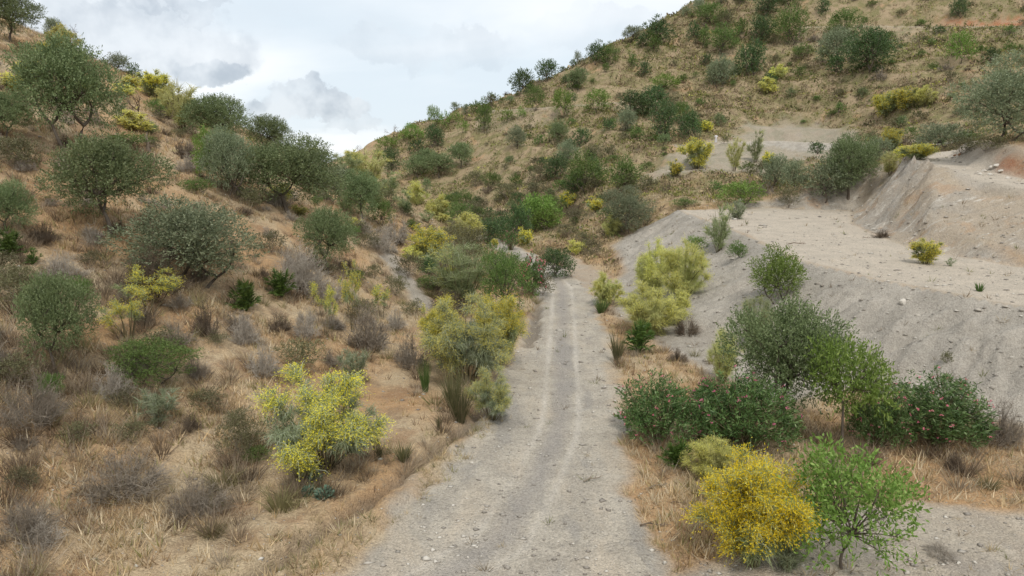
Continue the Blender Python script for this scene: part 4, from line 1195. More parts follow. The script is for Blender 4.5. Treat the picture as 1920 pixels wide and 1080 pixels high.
 (CA, 1246, 270, 54, 76, 'tallest dark tree of the cluster, standing lowest', G3),
 (AL, 1246, 188, 60, 34, 'light green tree at the top of the dark cluster', G3),
 (CA, 1294, 266, 50, 58, 'dark tree just uphill of the walker in white', G3),
 (GB, 1278, 240, 40, 44, 'mid green tree between the tallest dark tree and the walker', G3),
 (SB, 1262, 212, 46, 36, 'grey shrub behind the dark cluster', G3),
 (GO, 969, 287, 46, 38, 'grey bushy olive alone on the mid slope', G3),
 (OL, 1046, 277, 42, 44, 'olive with open crown on the mid slope', G3),
 (CA, 1090, 275, 36, 34, 'dark round bush right of the open-crowned olive', G3),
 (GO, 1064, 310, 48, 44, 'rounded grey bush above the dark green valley trees', G3),
 (SB, 1115, 302, 48, 30, 'low grey-green thicket beside the rounded grey bush', G3),
 (CA, 1043, 348, 50, 46, 'dark green round tree, left of the three big trees on the lower slope', G3),
 (GB, 1100, 368, 80, 74, 'mid green tree, centre of the three big trees on the lower slope', G3),
 (LB, 1172, 365, 74, 66, 'bright green tree, right of the three big trees on the lower slope', G3),
 (CA, 1078, 368, 42, 40, 'dark bush at the foot of the centre tree', G3),
 (SB, 1145, 302, 34, 28, 'dark grey shrub above the bright green tree', G3),
 (GO, 1180, 440, 94, 84, 'grey twin-crowned olive at the end of the grey slope', G5),
 (BG, 1118, 399, 34, 28, 'yellow broom uphill of the twin-crowned olive', G2),
 (BG, 1064, 396, 38, 30, 'yellow broom beside the fig-like valley tree', G2),
 (BP, 1150, 446, 44, 38, 'pale broom at the foot of the twin-crowned olive', G2),
 (SB, 1095, 462, 48, 24, 'brown-green low scrub across the valley track', G5),
 (SB, 1030, 488, 56, 24, 'low reddish-brown scrub beside the vanishing track', G5),
 (SB, 1060, 446, 48, 24, 'olive-coloured low scrub above the valley track', G5),
 (SB, 1110, 482, 44, 30, 'grey scrub on the rocky bank near the bend', G5),
 (BP, 1082, 478, 34, 26, 'pale broom on the rocky bank above the rounded dark bush', G2),
 # upper right of the long hill
 (GO, 1310, 27, 28, 26, 'small tree against the sky on the topmost skyline', G3),
 (GO, 1352, 16, 24, 20, 'thin tree against the sky beside the topmost one', G3),
 (GO, 1287, 32, 26, 20, 'grey bush on the skyline below the topmost tree', G3),
 (GB, 1330, 58, 64, 42, 'wide green-grey bush under the topmost skyline', G3),
 (SB, 1362, 62, 40, 34, 'olive-grey bush right next to the wide green-grey one', G3),
 (CA, 1302, 84, 30, 36, 'dark bush at the lower end of the upper thicket', G3),
 (GB, 1320, 96, 26, 38, 'green upright bush beside the dark one in the upper thicket', G3),
 (CA, 1440, 38, 54, 42, 'dark tree near the top edge, lower of two', G3),
 (GB, 1476, 24, 66, 38, 'green tree at the top edge beside the dark one', G3),
 (GB, 1390, 16, 38, 24, 'small green tree at the top edge', G3),
 (GB, 1358, 108, 58, 54, 'dense green bush stretching down the slope', G3),
 (LB, 1392, 80, 34, 38, 'brighter green bush at the upper end of the dense one', G3),
 (CA, 1430, 84, 46, 48, 'dark grey-green tree above the rounded dark carob', G3),
 (CA, 1408, 146, 58, 62, 'dark carob with trunk showing on the brown slope', G3),
 (GO, 1350, 170, 54, 56, 'grey-green tree on the bank above the walker', G3),
 (GB, 1483, 92, 64, 74, 'tall leaning green tree on the upper slope', G3),
 (CA, 1543, 34, 28, 36, 'narrow dark tree near the top edge by the red cutting', G3),
 (GB, 1582, 80, 68, 52, 'yellowish green tree, upper of the trio beside the big dark carob', G3),
 (GO, 1570, 128, 74, 62, 'smooth grey-green rounded tree touching the big dark carob', G3),
 (CA, 1634, 140, 96, 82, 'biggest dark carob on the upper slope', G3),
 (CA, 1568, 142, 36, 34, 'dark bush under the smooth grey-green tree', G3),
 (GB, 1505, 112, 44, 26, 'flat green bush left of the smooth grey-green tree', G3),
 (CA, 1801, 40, 36, 40, 'dark tree standing in the red cutting', G3),
 (AL, 1804, 124, 52, 58, 'small bright almond on a forked trunk in the dry scrub', G3),
 (BT, 1728, 97, 46, 28, 'leafless tree with flat crown on the upper slope', G3),
 (BT, 1516, 116, 24, 24, 'small leafless tree on the bare scar', G3),
 (GO, 1898, 268, 180, 156, 'large grey olive leaning in from the edge above the upper track', G3),
 (GO, 1768, 282, 88, 48, 'grey-green thicket behind the upper track', G9),
 (SB, 1812, 290, 64, 34, 'low grey-green thicket along the upper track', G9),
 (SB, 1858, 286, 70, 30, 'low thicket under the large leaning olive', G9),
 (BG, 1674, 284, 38, 40, 'upright yellow broom behind the olives at the terrace', G2),
 (BG, 1726, 300, 62, 28, 'low golden broom at the rim of the upper track', G2),
 (BG, 1692, 300, 26, 24, 'small yellow broom between the upright one and the rim', G2),
 (BF, 1672, 330, 42, 44, 'wispy broom on the shoulder of the cut bank', G2),
 (BG, 1308, 318, 62, 54, 'yellow broom downhill of the walker in white', G2),
 (BG, 1268, 336, 30, 30, 'small yellow broom on the grey bank near the walker', G2),
 (BF, 1378, 322, 34, 60, 'tall pale wispy broom on the grey bank, nearer the walker', G2),
 (BF, 1418, 306, 38, 58, 'tall pale wispy broom on the grey bank, farther along', G2),
 (BG, 1440, 316, 28, 28, 'small yellow broom under the second wispy one', G2),
 (SB, 1358, 270, 18, 16, 'little bush right beside the walker', G3),
 (BG, 1326, 250, 24, 20, 'small yellow broom behind the walker', G2),
 (BG, 1664, 222, 54, 44, 'yellow broom in the dry scrub below the upper slope, first of three', G2),
 (BG, 1702, 212, 52, 42, 'yellow broom in the dry scrub below the upper slope, middle of three', G2),
 (BP, 1736, 204, 44, 36, 'paler broom in the dry scrub below the upper slope, last of three', G2),
 (BP, 1440, 180, 34, 28, 'yellowish broom on the slope above the walker', G2),
 (BP, 1462, 150, 36, 26, 'yellowish broom higher above the walker', G2),
 (CA, 1533, 289, 34, 24, 'small dark round bush on the grey bank', G9),
 (GO, 1456, 364, 54, 66, 'grey olive behind the terrace, left of a pair', G9),
 (GO, 1488, 368, 52, 56, 'grey olive behind the terrace, right of a pair', G9),
 (GO, 1552, 394, 88, 80, 'dark-stemmed olive at the back of the terrace', G9),
 (OL, 1596, 390, 104, 112, 'fuller olive with several dark stems against the cut bank', G9),
 (GO, 1648, 306, 50, 46, 'grey-green bush above the fuller olive', G9),
 (SB, 1480, 392, 50, 38, 'dark shrub on the back edge of the terrace', G9),
 (LB, 1390, 392, 86, 44, 'bright green bush on the back edge of the terrace', G9),
 (GB, 1283, 392, 54, 18, 'low bush peeping over the terrace corner', G9),
 # the grey slope and terrace
 (BF, 1350, 472, 64, 86, 'wispy broom on the rim of the grey slope', G2),
 (BN, 1384, 412, 42, 34, 'pale green broom top behind the wispy rim broom', G2),
 (LB, 1385, 484, 40, 34, 'small leafy bush on the rim of the grey slope', G9),
 (LB, 1306, 472, 40, 28, 'small green bush above the large pale broom', G9),
 (LB, 1462, 570, 112, 104, 'leafy bright green bush leaning on the grey slope', G9),
 (BG, 1740, 497, 58, 44, 'single yellow broom on the flat terrace', G2),
 (BN, 1782, 500, 18, 16, 'tiny plant next to the terrace broom', None),
 (BP, 1282, 562, 92, 100, 'pale yellow broom on the grey slope, larger half of a pair', G2),
 (BP, 1226, 556, 72, 102, 'pale yellow broom on the grey slope, taller thin half of the pair', G2),
 (BP, 1220, 630, 124, 90, 'mounded pale broom at the foot of the grey slope above the dwarf palm', G2),
 (BP, 1268, 612, 56, 60, 'pale broom touching the mounded one on its uphill side', G2),
 (BP, 1138, 574, 62, 58, 'pale broom at the track edge before the bend', G2),
 (GR, 1128, 588, 40, 32, 'bright green tuft at the track edge below the pale broom', G8),
 (DP, 1200, 664, 62, 60, 'dark bushy dwarf palm at the track edge', G7),
 (RT, 1158, 682, 42, 70, 'dark upright rushes next to the bushy dwarf palm', G8),
 (BF, 1420, 660, 74, 96, 'pale dry-looking broom behind the big roadside olive', G2),
 (BF, 1356, 722, 60, 100, 'thin see-through broom beside the oleanders', G2),
 (DB, 1290, 630, 56, 34, 'low heap of grey twigs on the grey slope', G6),
 (DB, 1272, 680, 40, 26, 'small grey twig heap at the foot of the grey slope', G6),
 (DB, 1655, 446, 40, 16, 'dry brown tuft at the foot of the cut bank', G6),
 (SB, 1775, 692, 22, 24, 'single small weed on the bare grey slope', None),
 (GR, 1838, 548, 22, 20, 'small green tuft on the terrace rim', G8),
 # the roadside group
 (OL, 1492, 815, 240, 236, 'big roadside olive rising out of the oleanders', G1),
 (OB, 1236, 834, 170, 130, 'round oleander with pink flowers, the one nearest the track', G4),
 (OB, 1400, 852, 200, 146, 'dark oleander thicket in front of the big roadside olive', G4),
 (OB, 1770, 842, 200, 122, 'oleander with pink flowers farthest from the track', G4),
 (OB, 1652, 846, 120, 118, 'oleander behind the forked almond trunk', G4),
 (OB, 1330, 800, 90, 84, 'oleander between the round one and the dark thicket', G4),
 ('forked_almond', 1592, 862, 150, 218, 'bright green almond on a forked trunk among the oleanders', None),
 (DP, 1270, 880, 66, 54, 'green dwarf palm at the foot of the round oleander', G7),
 (DP, 1345, 846, 60, 52, 'dwarf palm in front of the dark oleander thicket', G7),
 (BP, 1338, 908, 92, 80, 'pale yellow broom behind the golden roadside broom', G2),
 ('full_broom', 1418, 1076, 196, 208, 'large golden broom in full flower at the roadside', G2),
 (BN, 1480, 1074, 84, 100, 'silvery green broom growing through the large golden one', G2),
 (AL, 1600, 1092, 222, 250, 'young almond with open bright green crown beside the golden broom', None),
 (DB, 1560, 884, 44, 30, 'small dry shrub below the forked almond', G6),
 (DB, 1880, 836, 100, 78, 'brown thorny shrub at the end of the oleander row', G6),
 (DB, 1796, 888, 44, 40, 'small dry bush in the straw beyond the almonds', G6),
 (GC, 1860, 920, 70, 36, 'dull green grass clump in the straw at the picture edge', None),
 (BB, 1768, 1050, 60, 26, 'dry straw-brown tuft on the bare side track', G6),
]
_n = 0
for row in TABLE:
    kind, u, v, w, h, lab, grp = row
    if plant_at(kind, u, v, w, h, lab, grp) is None:
        print('NO GROUND', lab)
# ------------------------------------------------------------------ low growth, countless: joined meshes
def tint_mat(name, transl=.25):
    m, t = new_mat(name)
    a = t.n('ShaderNodeAttribute', attribute_name='tint').outputs['Color']
    g = t.n('ShaderNodeNewGeometry')
    hs = t.n('ShaderNodeHueSaturation'); t.put(hs.inputs['Color'], a)
    t.put(hs.inputs['Value'], t.math('ADD', .72, t.math('MULTIPLY', g.outputs['Random Per Island'], .56)))
    d = t.n('ShaderNodeBsdfDiffuse'); t.link(hs.outputs[0], d.inputs[0])
    tr = t.n('ShaderNodeBsdfTranslucent'); t.link(hs.outputs[0], tr.inputs[0])
    mx = t.n('ShaderNodeMixShader'); mx.inputs[0].default_value = transl
    t.link(d.outputs[0], mx.inputs[1]); t.link(tr.outputs[0], mx.inputs[2])
    o = t.n('ShaderNodeOutputMaterial'); t.link(mx.outputs[0], o.inputs[0])
    return m
TINT = tint_mat('dry_growth')
rg = np.random.default_rng(2024)
def near_growth(name, x, y, size, per, tint, wid=.05, flat=.8, rng=rg):
    """one triangle per blade, PER blades per clump"""
    n = len(x); z = ground(x, y)
    rep = np.repeat(np.arange(n), per); m = n * per
    th = rng.uniform(0, 6.28, m); r0 = np.sqrt(rng.uniform(0, 1, m))
    s = size[rep] * rng.uniform(.45, 1.1, m)
    b = np.stack([x[rep] + np.cos(th) * r0 * s * .35, y[rep] + np.sin(th) * r0 * s * .35], -1)
    bz = ground(b[:, 0], b[:, 1]) - .02
    tip = np.stack([b[:, 0] + np.cos(th) * r0 * s * flat + rng.normal(0, .15, m) * s, b[:, 1] + np.sin(th) * r0 * s * flat + rng.normal(0, .15, m) * s, bz + s * np.sqrt(np.clip(1.15 - (r0 * flat) ** 2, .08, 1))], -1)
    ph = rng.uniform(0, 6.28, m)
    o = np.stack([np.cos(ph), np.sin(ph), np.zeros(m)], -1) * (s * wid)[:, None]
    B = np.concatenate([b, bz[:, None]], 1)
    v = np.stack([B - o, B + o, tip], 1).reshape(-1, 3)
    me = mesh_np(name, v, tris=np.arange(3 * m).reshape(m, 3), mat=TINT)
    ca = me.color_attributes.new('tint', 'FLOAT_COLOR', 'POINT')
    c = np.concatenate([tint, np.ones((n, 1))], 1)[rep]
    ca.data.foreach_set('color', np.repeat(c, 3, 0).astype(np.float32).ravel())
    o = link_obj(name, me); o['kind'] = 'stuff'
    return o
def leafy_growth(name, x, y, size, per, tint, leaf=.28, rng=rg):
    """low cushions of leaf-sized faces"""
    n = len(x)
    rep = np.repeat(np.arange(n), per); m = n * per
    d = sphere_dirs(m, rng, .1); d[:, 2] = np.abs(d[:, 2])
    s = size[rep]
    P = np.stack([x[rep] + d[:, 0] * s * .55, y[rep] + d[:, 1] * s * .55, np.zeros(m)], -1)
    P[:, 2] = ground(P[:, 0], P[:, 1]) + d[:, 2] * s * .42 * rng.uniform(.2, 1, m)
    L = s * leaf * rng.uniform(.6, 1.4, m)
    v, q = leaves(P, d + .7 * rng.normal(size=d.shape) + [0, 0, .3], L, L * .55, rng)
    me = mesh_np(name, v, quads=q, mat=TINT)
    ca = me.color_attributes.new('tint', 'FLOAT_COLOR', 'POINT')
    c = np.concatenate([tint, np.ones((n, 1))], 1)[rep]
    ca.data.foreach_set('color', np.repeat(c, 4, 0).astype(np.float32).ravel())
    o = link_obj(name, me); o['kind'] = 'stuff'
    return o
def palette(cols, idx, rng, var=.12):
    c = np.array(cols)[idx]
    return c * (1 + var * rng.normal(size=(len(idx), 1)))
def bare(x, y):
    return np.maximum.reduce([bilerp(T[k], x, y) for k in ('road', 'shale', 'track', 'red')])

# dry grass on the near slope and the flats
N = 90000
yy = 11 + (rg.uniform(0, 1, N) ** 1.7) * 84
xx = rg.uniform(-1, 1, N) * (yy * .80 + 4)
dens = .55 + 1.0 * fbm(xx / 2.6, yy / 2.6, 201, 3) + .35 * fbm(xx / 9, yy / 9, 203, 2)
ok = (rg.uniform(0, 1, N) < dens) & (bare(xx, yy) < .3) & (bilerp(T['ditch'], xx, yy) < .5)
apron = (xx > foot(yy) + 1.0) & (xx < 1) & (yy < 36)
ok &= ~(apron & (rg.uniform(0, 1, N) < .80))
x1, y1 = xx[ok], yy[ok]
gp = fbm(x1 / 3.8, y1 / 3.8, 207, 3)
pi = np.where(gp > .16, rg.choice(5, len(x1), p=[.30, .06, .02, .07, .55]), np.where(gp < -.14, rg.choice(5, len(x1), p=[.12, .34, .34, .16, .04]), rg.choice(5, len(x1), p=[.50, .22, .08, .12, .08])))
tint = palette([(.54, .42, .255), (.43, .31, .17), (.29, .205, .13), (.31, .285, .13), (.57, .48, .335)], pi, rg)
near_growth('dry_grass', x1, y1, rg.uniform(.16, .42, len(x1)) * (1 + y1 / 120), 7, tint, wid=.055)

tt_ = rg.uniform(0, 1, 700)
rx_ = np.interp(tt_, [0, .3, .55, 1], [-7.5, -5.4, -3.6, -1.3]); ry_ = np.interp(tt_, [0, .3, .55, 1], [14.5, 17.3, 21, 27.5])
off = np.where(rg.uniform(0, 1, 700) < .7, rg.uniform(.3, 1.25, 700), -rg.uniform(.3, .7, 700))
x1b, y1b = rx_ + off * .85 + rg.normal(0, .15, 700), ry_ - off * .35 + rg.normal(0, .2, 700)
k_ = fbm(x1b / 1.2, y1b / 1.2, 205, 2) > -.05
x1b, y1b = x1b[k_], y1b[k_]
near_growth('verge_grass', x1b, y1b, rg.uniform(.12, .34, len(x1b)), 9, palette([(.50, .40, .25), (.36, .29, .17), (.27, .25, .12)], rg.integers(0, 3, len(x1b)), rg), wid=.05, flat=1.0)

# twiggy knee-high dry bushes too many to count
N = 5200
yy = 12 + (rg.uniform(0, 1, N) ** 1.35) * 82
xx = foot(yy) - 1 - rg.uniform(0, 1, N) * (yy * .85 + 3)
dens = .30 + 1.4 * fbm(xx / 3.4, yy / 3.4, 211, 3)
ok = (rg.uniform(0, 1, N) < dens) & (bare(xx, yy) < .3)
x2, y2 = xx[ok], yy[ok]
# ... and extra clumps added round the feet of bushes, to darken the contact
lm = np.array([(a, b) for a, b, _ in LANDMARKS if b < 95 and bare(np.array([a]), np.array([b]))[0] < .6])
lm = np.repeat(lm, 4, 0) + rg.normal(0, .75, (len(lm) * 4, 2))
lm = lm[bilerp(T['main'], lm[:, 0], lm[:, 1]) < .3]
x2, y2 = np.concatenate([x2, lm[:, 0]]), np.concatenate([y2, lm[:, 1]])
pi = rg.choice(5, len(x2), p=[.34, .24, .16, .14, .12])
tint = palette([(.24, .185, .13), (.34, .275, .20), (.17, .125, .085), (.235, .215, .10), (.42, .355, .27)], pi, rg)
near_growth('dry_undergrowth', x2, y2, rg.uniform(.4, .95, len(x2)), 70, tint, wid=.016, flat=.95)

# cushions of scrub all over the long hill
N = 66000
yy = 62 + rg.uniform(0, 1, N) ** .9 * 150
xx = -30 + rg.uniform(0, 1, N) * (yy * .80 + 34)
dens = .46 + 1.1 * fbm(xx / 11, yy / 11, 221, 4)
ok = (rg.uniform(0, 1, N) < dens) & (bare(xx, yy) < .22) & ((bilerp(T['hillr'], xx, yy) > .35) | (yy > 62) & (xx > -6))
x3, y3 = xx[ok], yy[ok]
g3 = fbm(x3 / 17, y3 / 17, 223, 3)
pi = np.where(g3 > .10, rg.choice(6, len(x3), p=[.40, .22, .12, .08, .10, .08]), rg.choice(6, len(x3), p=[.12, .12, .30, .16, .22, .08]))
tint = palette([(.215, .220, .080), (.135, .155, .06), (.27, .21, .135), (.19, .15, .10), (.41, .325, .195), (.35, .345, .10)], pi, rg, .15)
leafy_growth('hillside_scrub', x3, y3, rg.uniform(.40, 1.0, len(x3)) ** 1.0 * (1 + .9 * (rg.uniform(0, 1, len(x3)) > .88)) * (.65 + y3 / 240), 12, tint, leaf=.27)

# grass tufts on the long hill, pale
N = 16000
yy = 60 + rg.uniform(0, 1, N) ** .9 * 150
xx = -30 + rg.uniform(0, 1, N) * (yy * .80 + 34)
ok = (rg.uniform(0, 1, N) < .5 + fbm(xx / 8, yy / 8, 231, 3)) & (bare(xx, yy) < .35)
x4, y4 = xx[ok], yy[ok]
tint = palette([(.43, .345, .22), (.33, .26, .165), (.24, .22, .11)], rg.choice(3, len(x4), p=[.45, .35, .2]), rg)
near_growth('pale_hill_grass', x4, y4, rg.uniform(.4, .9, len(x4)), 9, tint, wid=.09, flat=1.1)

# a few weeds on the banks
N = 5200
yy = 13 + rg.uniform(0, 1, N) * 125
xx = -4 + rg.uniform(0, 1, N) * (yy * .8 + 6)
ok = (bare(xx, yy) > .5) & (bilerp(T['ruts'], xx, yy) < .2) & (rg.uniform(0, 1, N) < (.25 + .9 * fbm(xx / 4, yy / 4, 241, 3)) * (1 - .75 * np.maximum(bilerp(T['main'], xx, yy), bilerp(T['track'], xx, yy))))
x5, y5 = xx[ok], yy[ok]
tint = palette([(.42, .34, .22), (.25, .20, .14), (.20, .21, .09)], rg.choice(3, len(x5), p=[.4, .35, .25]), rg)
near_growth('bank_weeds', x5, y5, rg.uniform(.10, .32, len(x5)) * (1 + y5 / 90), 14, tint, wid=.05, flat=1.1)

# loose stones
m, t = new_mat('stone')
oi = t.n('ShaderNodeNewGeometry').outputs['Random Per Island']
finish(t, t.mix(t.ramp(oi, .2, .95), (.25, .225, .195), (.53, .495, .435)), .9, t.noise(t.n('ShaderNodeTexCoord').outputs['Object'], 14, 3), .4, .02)
STONE = m
N = 36000
yy = 12 + (rg.uniform(0, 1, N) ** 1.8) * 75
xx = rg.uniform(-1, 1, N) * (yy * .79 + 3)
b_ = bare(xx, yy)
ok = (rg.uniform(0, 1, N) < np.where(b_ > .5, .50 + .9 * fbm(xx / 2, yy / 2, 251, 3), .10)) & (bilerp(T['ruts'], xx, yy) < .3)
x6, y6 = xx[ok], yy[ok]
n = len(x6)
oct_v = np.array([[1, 0, 0], [0, 1, 0], [-1, 0, 0], [0, -1, 0], [.1, .1, .75], [0, 0, -.6]])
oct_t = np.array([[0, 1, 4], [1, 2, 4], [2, 3, 4], [3, 0, 4], [1, 0, 5], [2, 1, 5], [3, 2, 5], [0, 3, 5]])
sz = (.020 + .06 * rg.uniform(0, 1, n) ** 5 + .07 * (rg.uniform(0, 1, n) > .985)) * (1 + y6 / 60)
a = rg.uniform(0, 6.28, n)
vv = oct_v[None] * (1 + .35 * rg.normal(size=(n, 6, 3)))
rx = vv[..., 0] * np.cos(a)[:, None] - vv[..., 1] * np.sin(a)[:, None]; ry = vv[..., 0] * np.sin(a)[:, None] + vv[..., 1] * np.cos(a)[:, None]
vv = np.stack([rx, ry * .75, vv[..., 2] * .6], -1) * sz[:, None, None] + np.stack([x6, y6, ground(x6, y6) + sz * .12], -1)[:, None]
o = link_obj('loose_stones', mesh_np('loose_stones', vv.reshape(-1, 3), tris=(oct_t[None] + np.arange(n)[:, None, None] * 6).reshape(-1, 3), mat=STONE))
o['kind'] = 'stuff'

# clods and broken rock on the banks
m, t = new_mat('clod')
finish(t, t.mix(t.n('ShaderNodeNewGeometry').outputs['Random Per Island'], (.24, .215, .18), (.47, .43, .37)), .95)
N = 9000
yy = 24 + rg.uniform(0, 1, N) * 62
xx = 5 + rg.uniform(0, 1, N) * 42
ok = (bilerp(T['shale'], xx, yy) > .6) & (bilerp(T['track'], xx, yy) < .3) & (rg.uniform(0, 1, N) < .40 + 1.2 * fbm(xx / 2.5, yy / 2.5, 261, 3))
xc, yc = xx[ok], yy[ok]; n = len(xc)
sz = .05 + .17 * rg.uniform(0, 1, n) ** 5
a = rg.uniform(0, 6.28, n)
vv = oct_v[None] * (1 + .35 * rg.normal(size=(n, 6, 3)))
rx = vv[..., 0] * np.cos(a)[:, None] - vv[..., 1] * np.sin(a)[:, None]; ry = vv[..., 0] * np.sin(a)[:, None] + vv[..., 1] * np.cos(a)[:, None]
vv = np.stack([rx, ry * .75, vv[..., 2] * .65], -1) * sz[:, None, None] + np.stack([xc, yc, ground(xc, yc) + sz * .1], -1)[:, None]
o = link_obj('bank_rubble', mesh_np('bank_rubble', vv.reshape(-1, 3), tris=(oct_t[None] + np.arange(n)[:, None, None] * 6).reshape(-1, 3), mat=m))
o['kind'] = 'stuff'

# ------------------------------------------------------------------ small bushes scattered on the slopes
def scatter(kinds, n, area, size, label, group, dmin, seed, lod=2, cond=None, squash=(.45, .8)):
    r = np.random.default_rng(seed); got = []; tries = 0
    while len(got) < n and tries < 6000:
        tries += 1
        x, y = area(r)
        if bare(np.array([x]), np.array([y]))[0] > .3: continue
        if cond and not cond(x, y): continue
        if any((x - a) ** 2 + (y - b) ** 2 < dmin ** 2 for a, b in got): continue
        got.append((x, y))
        k = kinds[int(r.integers(len(kinds)))]
        w = r.uniform(*size)
        plant(k, x, y, float(ground(x, y)) - .04, w, w * r.uniform(*squash), beside(label[k], x, y), group, lod=lod, var=int(r.integers(4)))
def a_near(r):
    y = 14 + r.uniform() ** 1.2 * 46
    return float(foot(y)) - 1.5 - r.uniform() * (y * .62 + 1), y
scatter(['dead_brush', 'dead_brush', 'bleached_brush'], 95, a_near, (.8, 1.7), {'dead_brush': 'small grey-brown dead bush', 'bleached_brush': 'small bleached dead bush'}, 'small dead bushes of the near hillside', 1.6, 5, lod=1)
def a_mid(r):
    y = 20 + r.uniform() ** 1.1 * 55
    return float(foot(y)) - .5 - r.uniform() * (y * .60), y
scatter(['scrub_bush', 'scrub_bush', 'green_bush', 'bleached_brush'], 92, a_mid, (1.0, 2.3), {'scrub_bush': 'grey-green scrub bush', 'green_bush': 'low green bush', 'bleached_brush': 'pale dead bush'}, 'scrub between the olives of the near hillside', 1.6, 15, lod=1)
def a_crest(r):
    y = 50 + r.uniform() * 42
    return float(foot(y)) - 1 - r.uniform() * 44, y
scatter(['pale_broom', 'scrub_bush', 'dead_brush', 'feathery_broom'], 62, a_crest, (1.2, 2.6), {'pale_broom': 'small pale yellow broom', 'scrub_bush': 'small grey-green bush', 'dead_brush': 'small dead bush', 'feathery_broom': 'small wispy broom'}, 'small bushes toward the near crest', 2.2, 6)
def a_long(r):
    y = 78 + r.uniform() * 118
    return r.uniform() * (y * .80 + 8) - 8, y
scatter(['scrub_bush', 'scrub_bush', 'green_bush', 'green_bush', 'dead_brush'], 215, a_long, (1.3, 3.4), {'scrub_bush': 'small grey-green bush', 'green_bush': 'small green bush', 'dead_brush': 'small dead brown bush'}, 'small bushes of the long hill', 3.4, 8, cond=lambda x, y: bilerp(T['hillr'], np.array([x]), np.array([y]))[0] > .5)

def a_valley(r):
    y = 78 + r.uniform() * 50
    return -12 + r.uniform() * 30 - .12 * (y - 80), y
scatter(['carob_tree', 'green_bush', 'scrub_bush'], 34, a_valley, (1.5, 3.2), {'carob_tree': 'dark low tree', 'green_bush': 'green valley bush', 'scrub_bush': 'grey-green valley bush'}, 'bushes filling the valley', 2.4, 28, squash=(.55, .9))
scatter(['carob_tree', 'green_bush', 'olive_tree'], 55, a_long, (2.2, 4.2), {'carob_tree': 'dark little tree', 'green_bush': 'mid green bush', 'olive_tree': 'little olive tree'}, 'small trees of the long hill', 5.0, 18, cond=lambda x, y: bilerp(T['hillr'], np.array([x]), np.array([y]))[0] > .5 and y > 105, squash=(.7, .95))
# ------------------------------------------------------------------ stump, branches, rocks
def rock(u, v, w, h, label, seed, name='rock', mat=None, group=None):
    p = hit(u, v)
    if p is None: return
    s = p[1] / 1280
    r = np.random.default_rng(seed)
    bm_v = []
    import bmesh
    bm = bmesh.new(); bmesh.ops.create_icosphere(bm, subdivisions=2, radius=.5)
    for q in bm.verts:
        f = 1 + .30 * float(vnoise(q.co.x * 3 + seed, q.co.y * 3 + q.co.z * 2, seed))
        q.co = Vector((q.co.x * f, q.co.y * f * .8, max(q.co.z * f, -.25)))
        q.co.z += .22
    # flatten a few sides into facets
    for k in range(7):
        nrm = Vector(r.normal(size=3)).normalized(); dd = .36
        for q in bm.verts:
            e = (q.co - Vector((0, 0, .2))).dot(nrm) - dd
            if e > 0: q.co -= nrm * e
    me = bpy.data.meshes.new(name); bm.to_mesh(me); bm.free()
    me.materials.append(mat or STONE)
    o = link_obj(name, me)
    o.location = (p[0], p[1], p[2] - .02); o.scale = (w * s, w * s, h * s); o.rotation_euler = (0, 0, r.uniform(0, 6))
    o['label'] = label; o['category'] = 'rock'
    if group: o['group'] = group
    return o
rock(1692, 572, 15, 15, 'pale angular stone lying on the bare grey slope', 3)
m, t = new_mat('brown_stone'); finish(t, t.mix(t.noise(t.n('ShaderNodeTexCoord').outputs['Object'], 5, 3), (.22, .12, .07), (.34, .21, .13)), .9); BROWN = m
rock(1791, 293, 7, 6, 'small brown stone on the upper track', 4, mat=BROWN, group='brown stones on the upper track')
rock(1799, 292, 7, 7, 'small brown stone on the upper track', 9, mat=BROWN, group='brown stones on the upper track')
for i, (u, v, w, h) in enumerate(((1660, 262, 0, 0),)):
    pass
for i, (u, v, w, h) in enumerate(((1845, 322, 12, 7), (1858, 318, 10, 8), (1868, 314, 14, 8), (1838, 328, 9, 6), (1876, 322, 12, 7), (1890, 335, 10, 6), (1856, 328, 11, 6))):
    rock(u, v, w, h, 'grey rubble block at the foot of the red bank', 20 + i, group='rubble blocks by the upper track')
def branch(u, v, wpx, label, seed, rise=.25, mat='twigd', name='fallen_branch', turn=None):
    p = hit(u, v); s = p[1] / 1280; L = wpx * s
    r = np.random.default_rng(seed)
    parts = []
    a = turn if turn is not None else r.uniform(-.4, .4)
    d = np.array([math.cos(a), math.sin(a), 0])
    c = np.array([0, 0, .05 + L * .04])
    main = np.stack([c - d * L * .5, c - d * L * .2 + [0, .04 * L, .06 * L], c + d * L * .1 + [0, -.03 * L, .03 * L], c + d * L * .32, c + d * L * .5 + [0, .05 * L, .02 * L]])[None]
    parts.append((*tubes(main, np.array([[.05, .045, .036, .026, .012]]) * L * .6, 6), None))
    for k in range(6):
        j = r.integers(1, 4); b = main[0, j]
        e = b + d * L * r.uniform(.05, .25) + np.array([r.normal(0, .05), r.normal(0, .10), abs(r.normal(0, rise * .5))]) * L
        parts.append((*tubes(bez(b[None], ((b + e) / 2 + r.normal(0, .02 * L, 3))[None], e[None], 4), np.array([[.022, .018, .013, .006]]) * L * .6, 4), None))
    vv, q, _ = join(parts)
    o = link_obj(name, mesh_np(name, vv, quads=q, mat=M[mat], smooth=True))
    o.location = p; o['label'] = label; o['category'] = 'branch'
branch(1228, 990, 62, 'dark fallen branch at the right verge of the track', 1)
branch(1112, 905, 46, 'thin fallen twig across the wheel rut', 2, turn=.5, mat='twig')
branch(1235, 918, 44, 'thin grey twig on the gravel verge above the dark branch', 3, mat='twig', turn=.4)
branch(820, 1058, 34, 'thin dry twig lying in the gutter beside the track', 8, mat='twig', turn=.9) if False else None
branch(1272, 948, 30, 'short stick beside the golden broom', 5, turn=-.2)
branch(1495, 460, 34, 'dark stick lying on the flat terrace', 6)
branch(1624, 448, 16, 'short dark stick near the foot of the cut bank', 7)
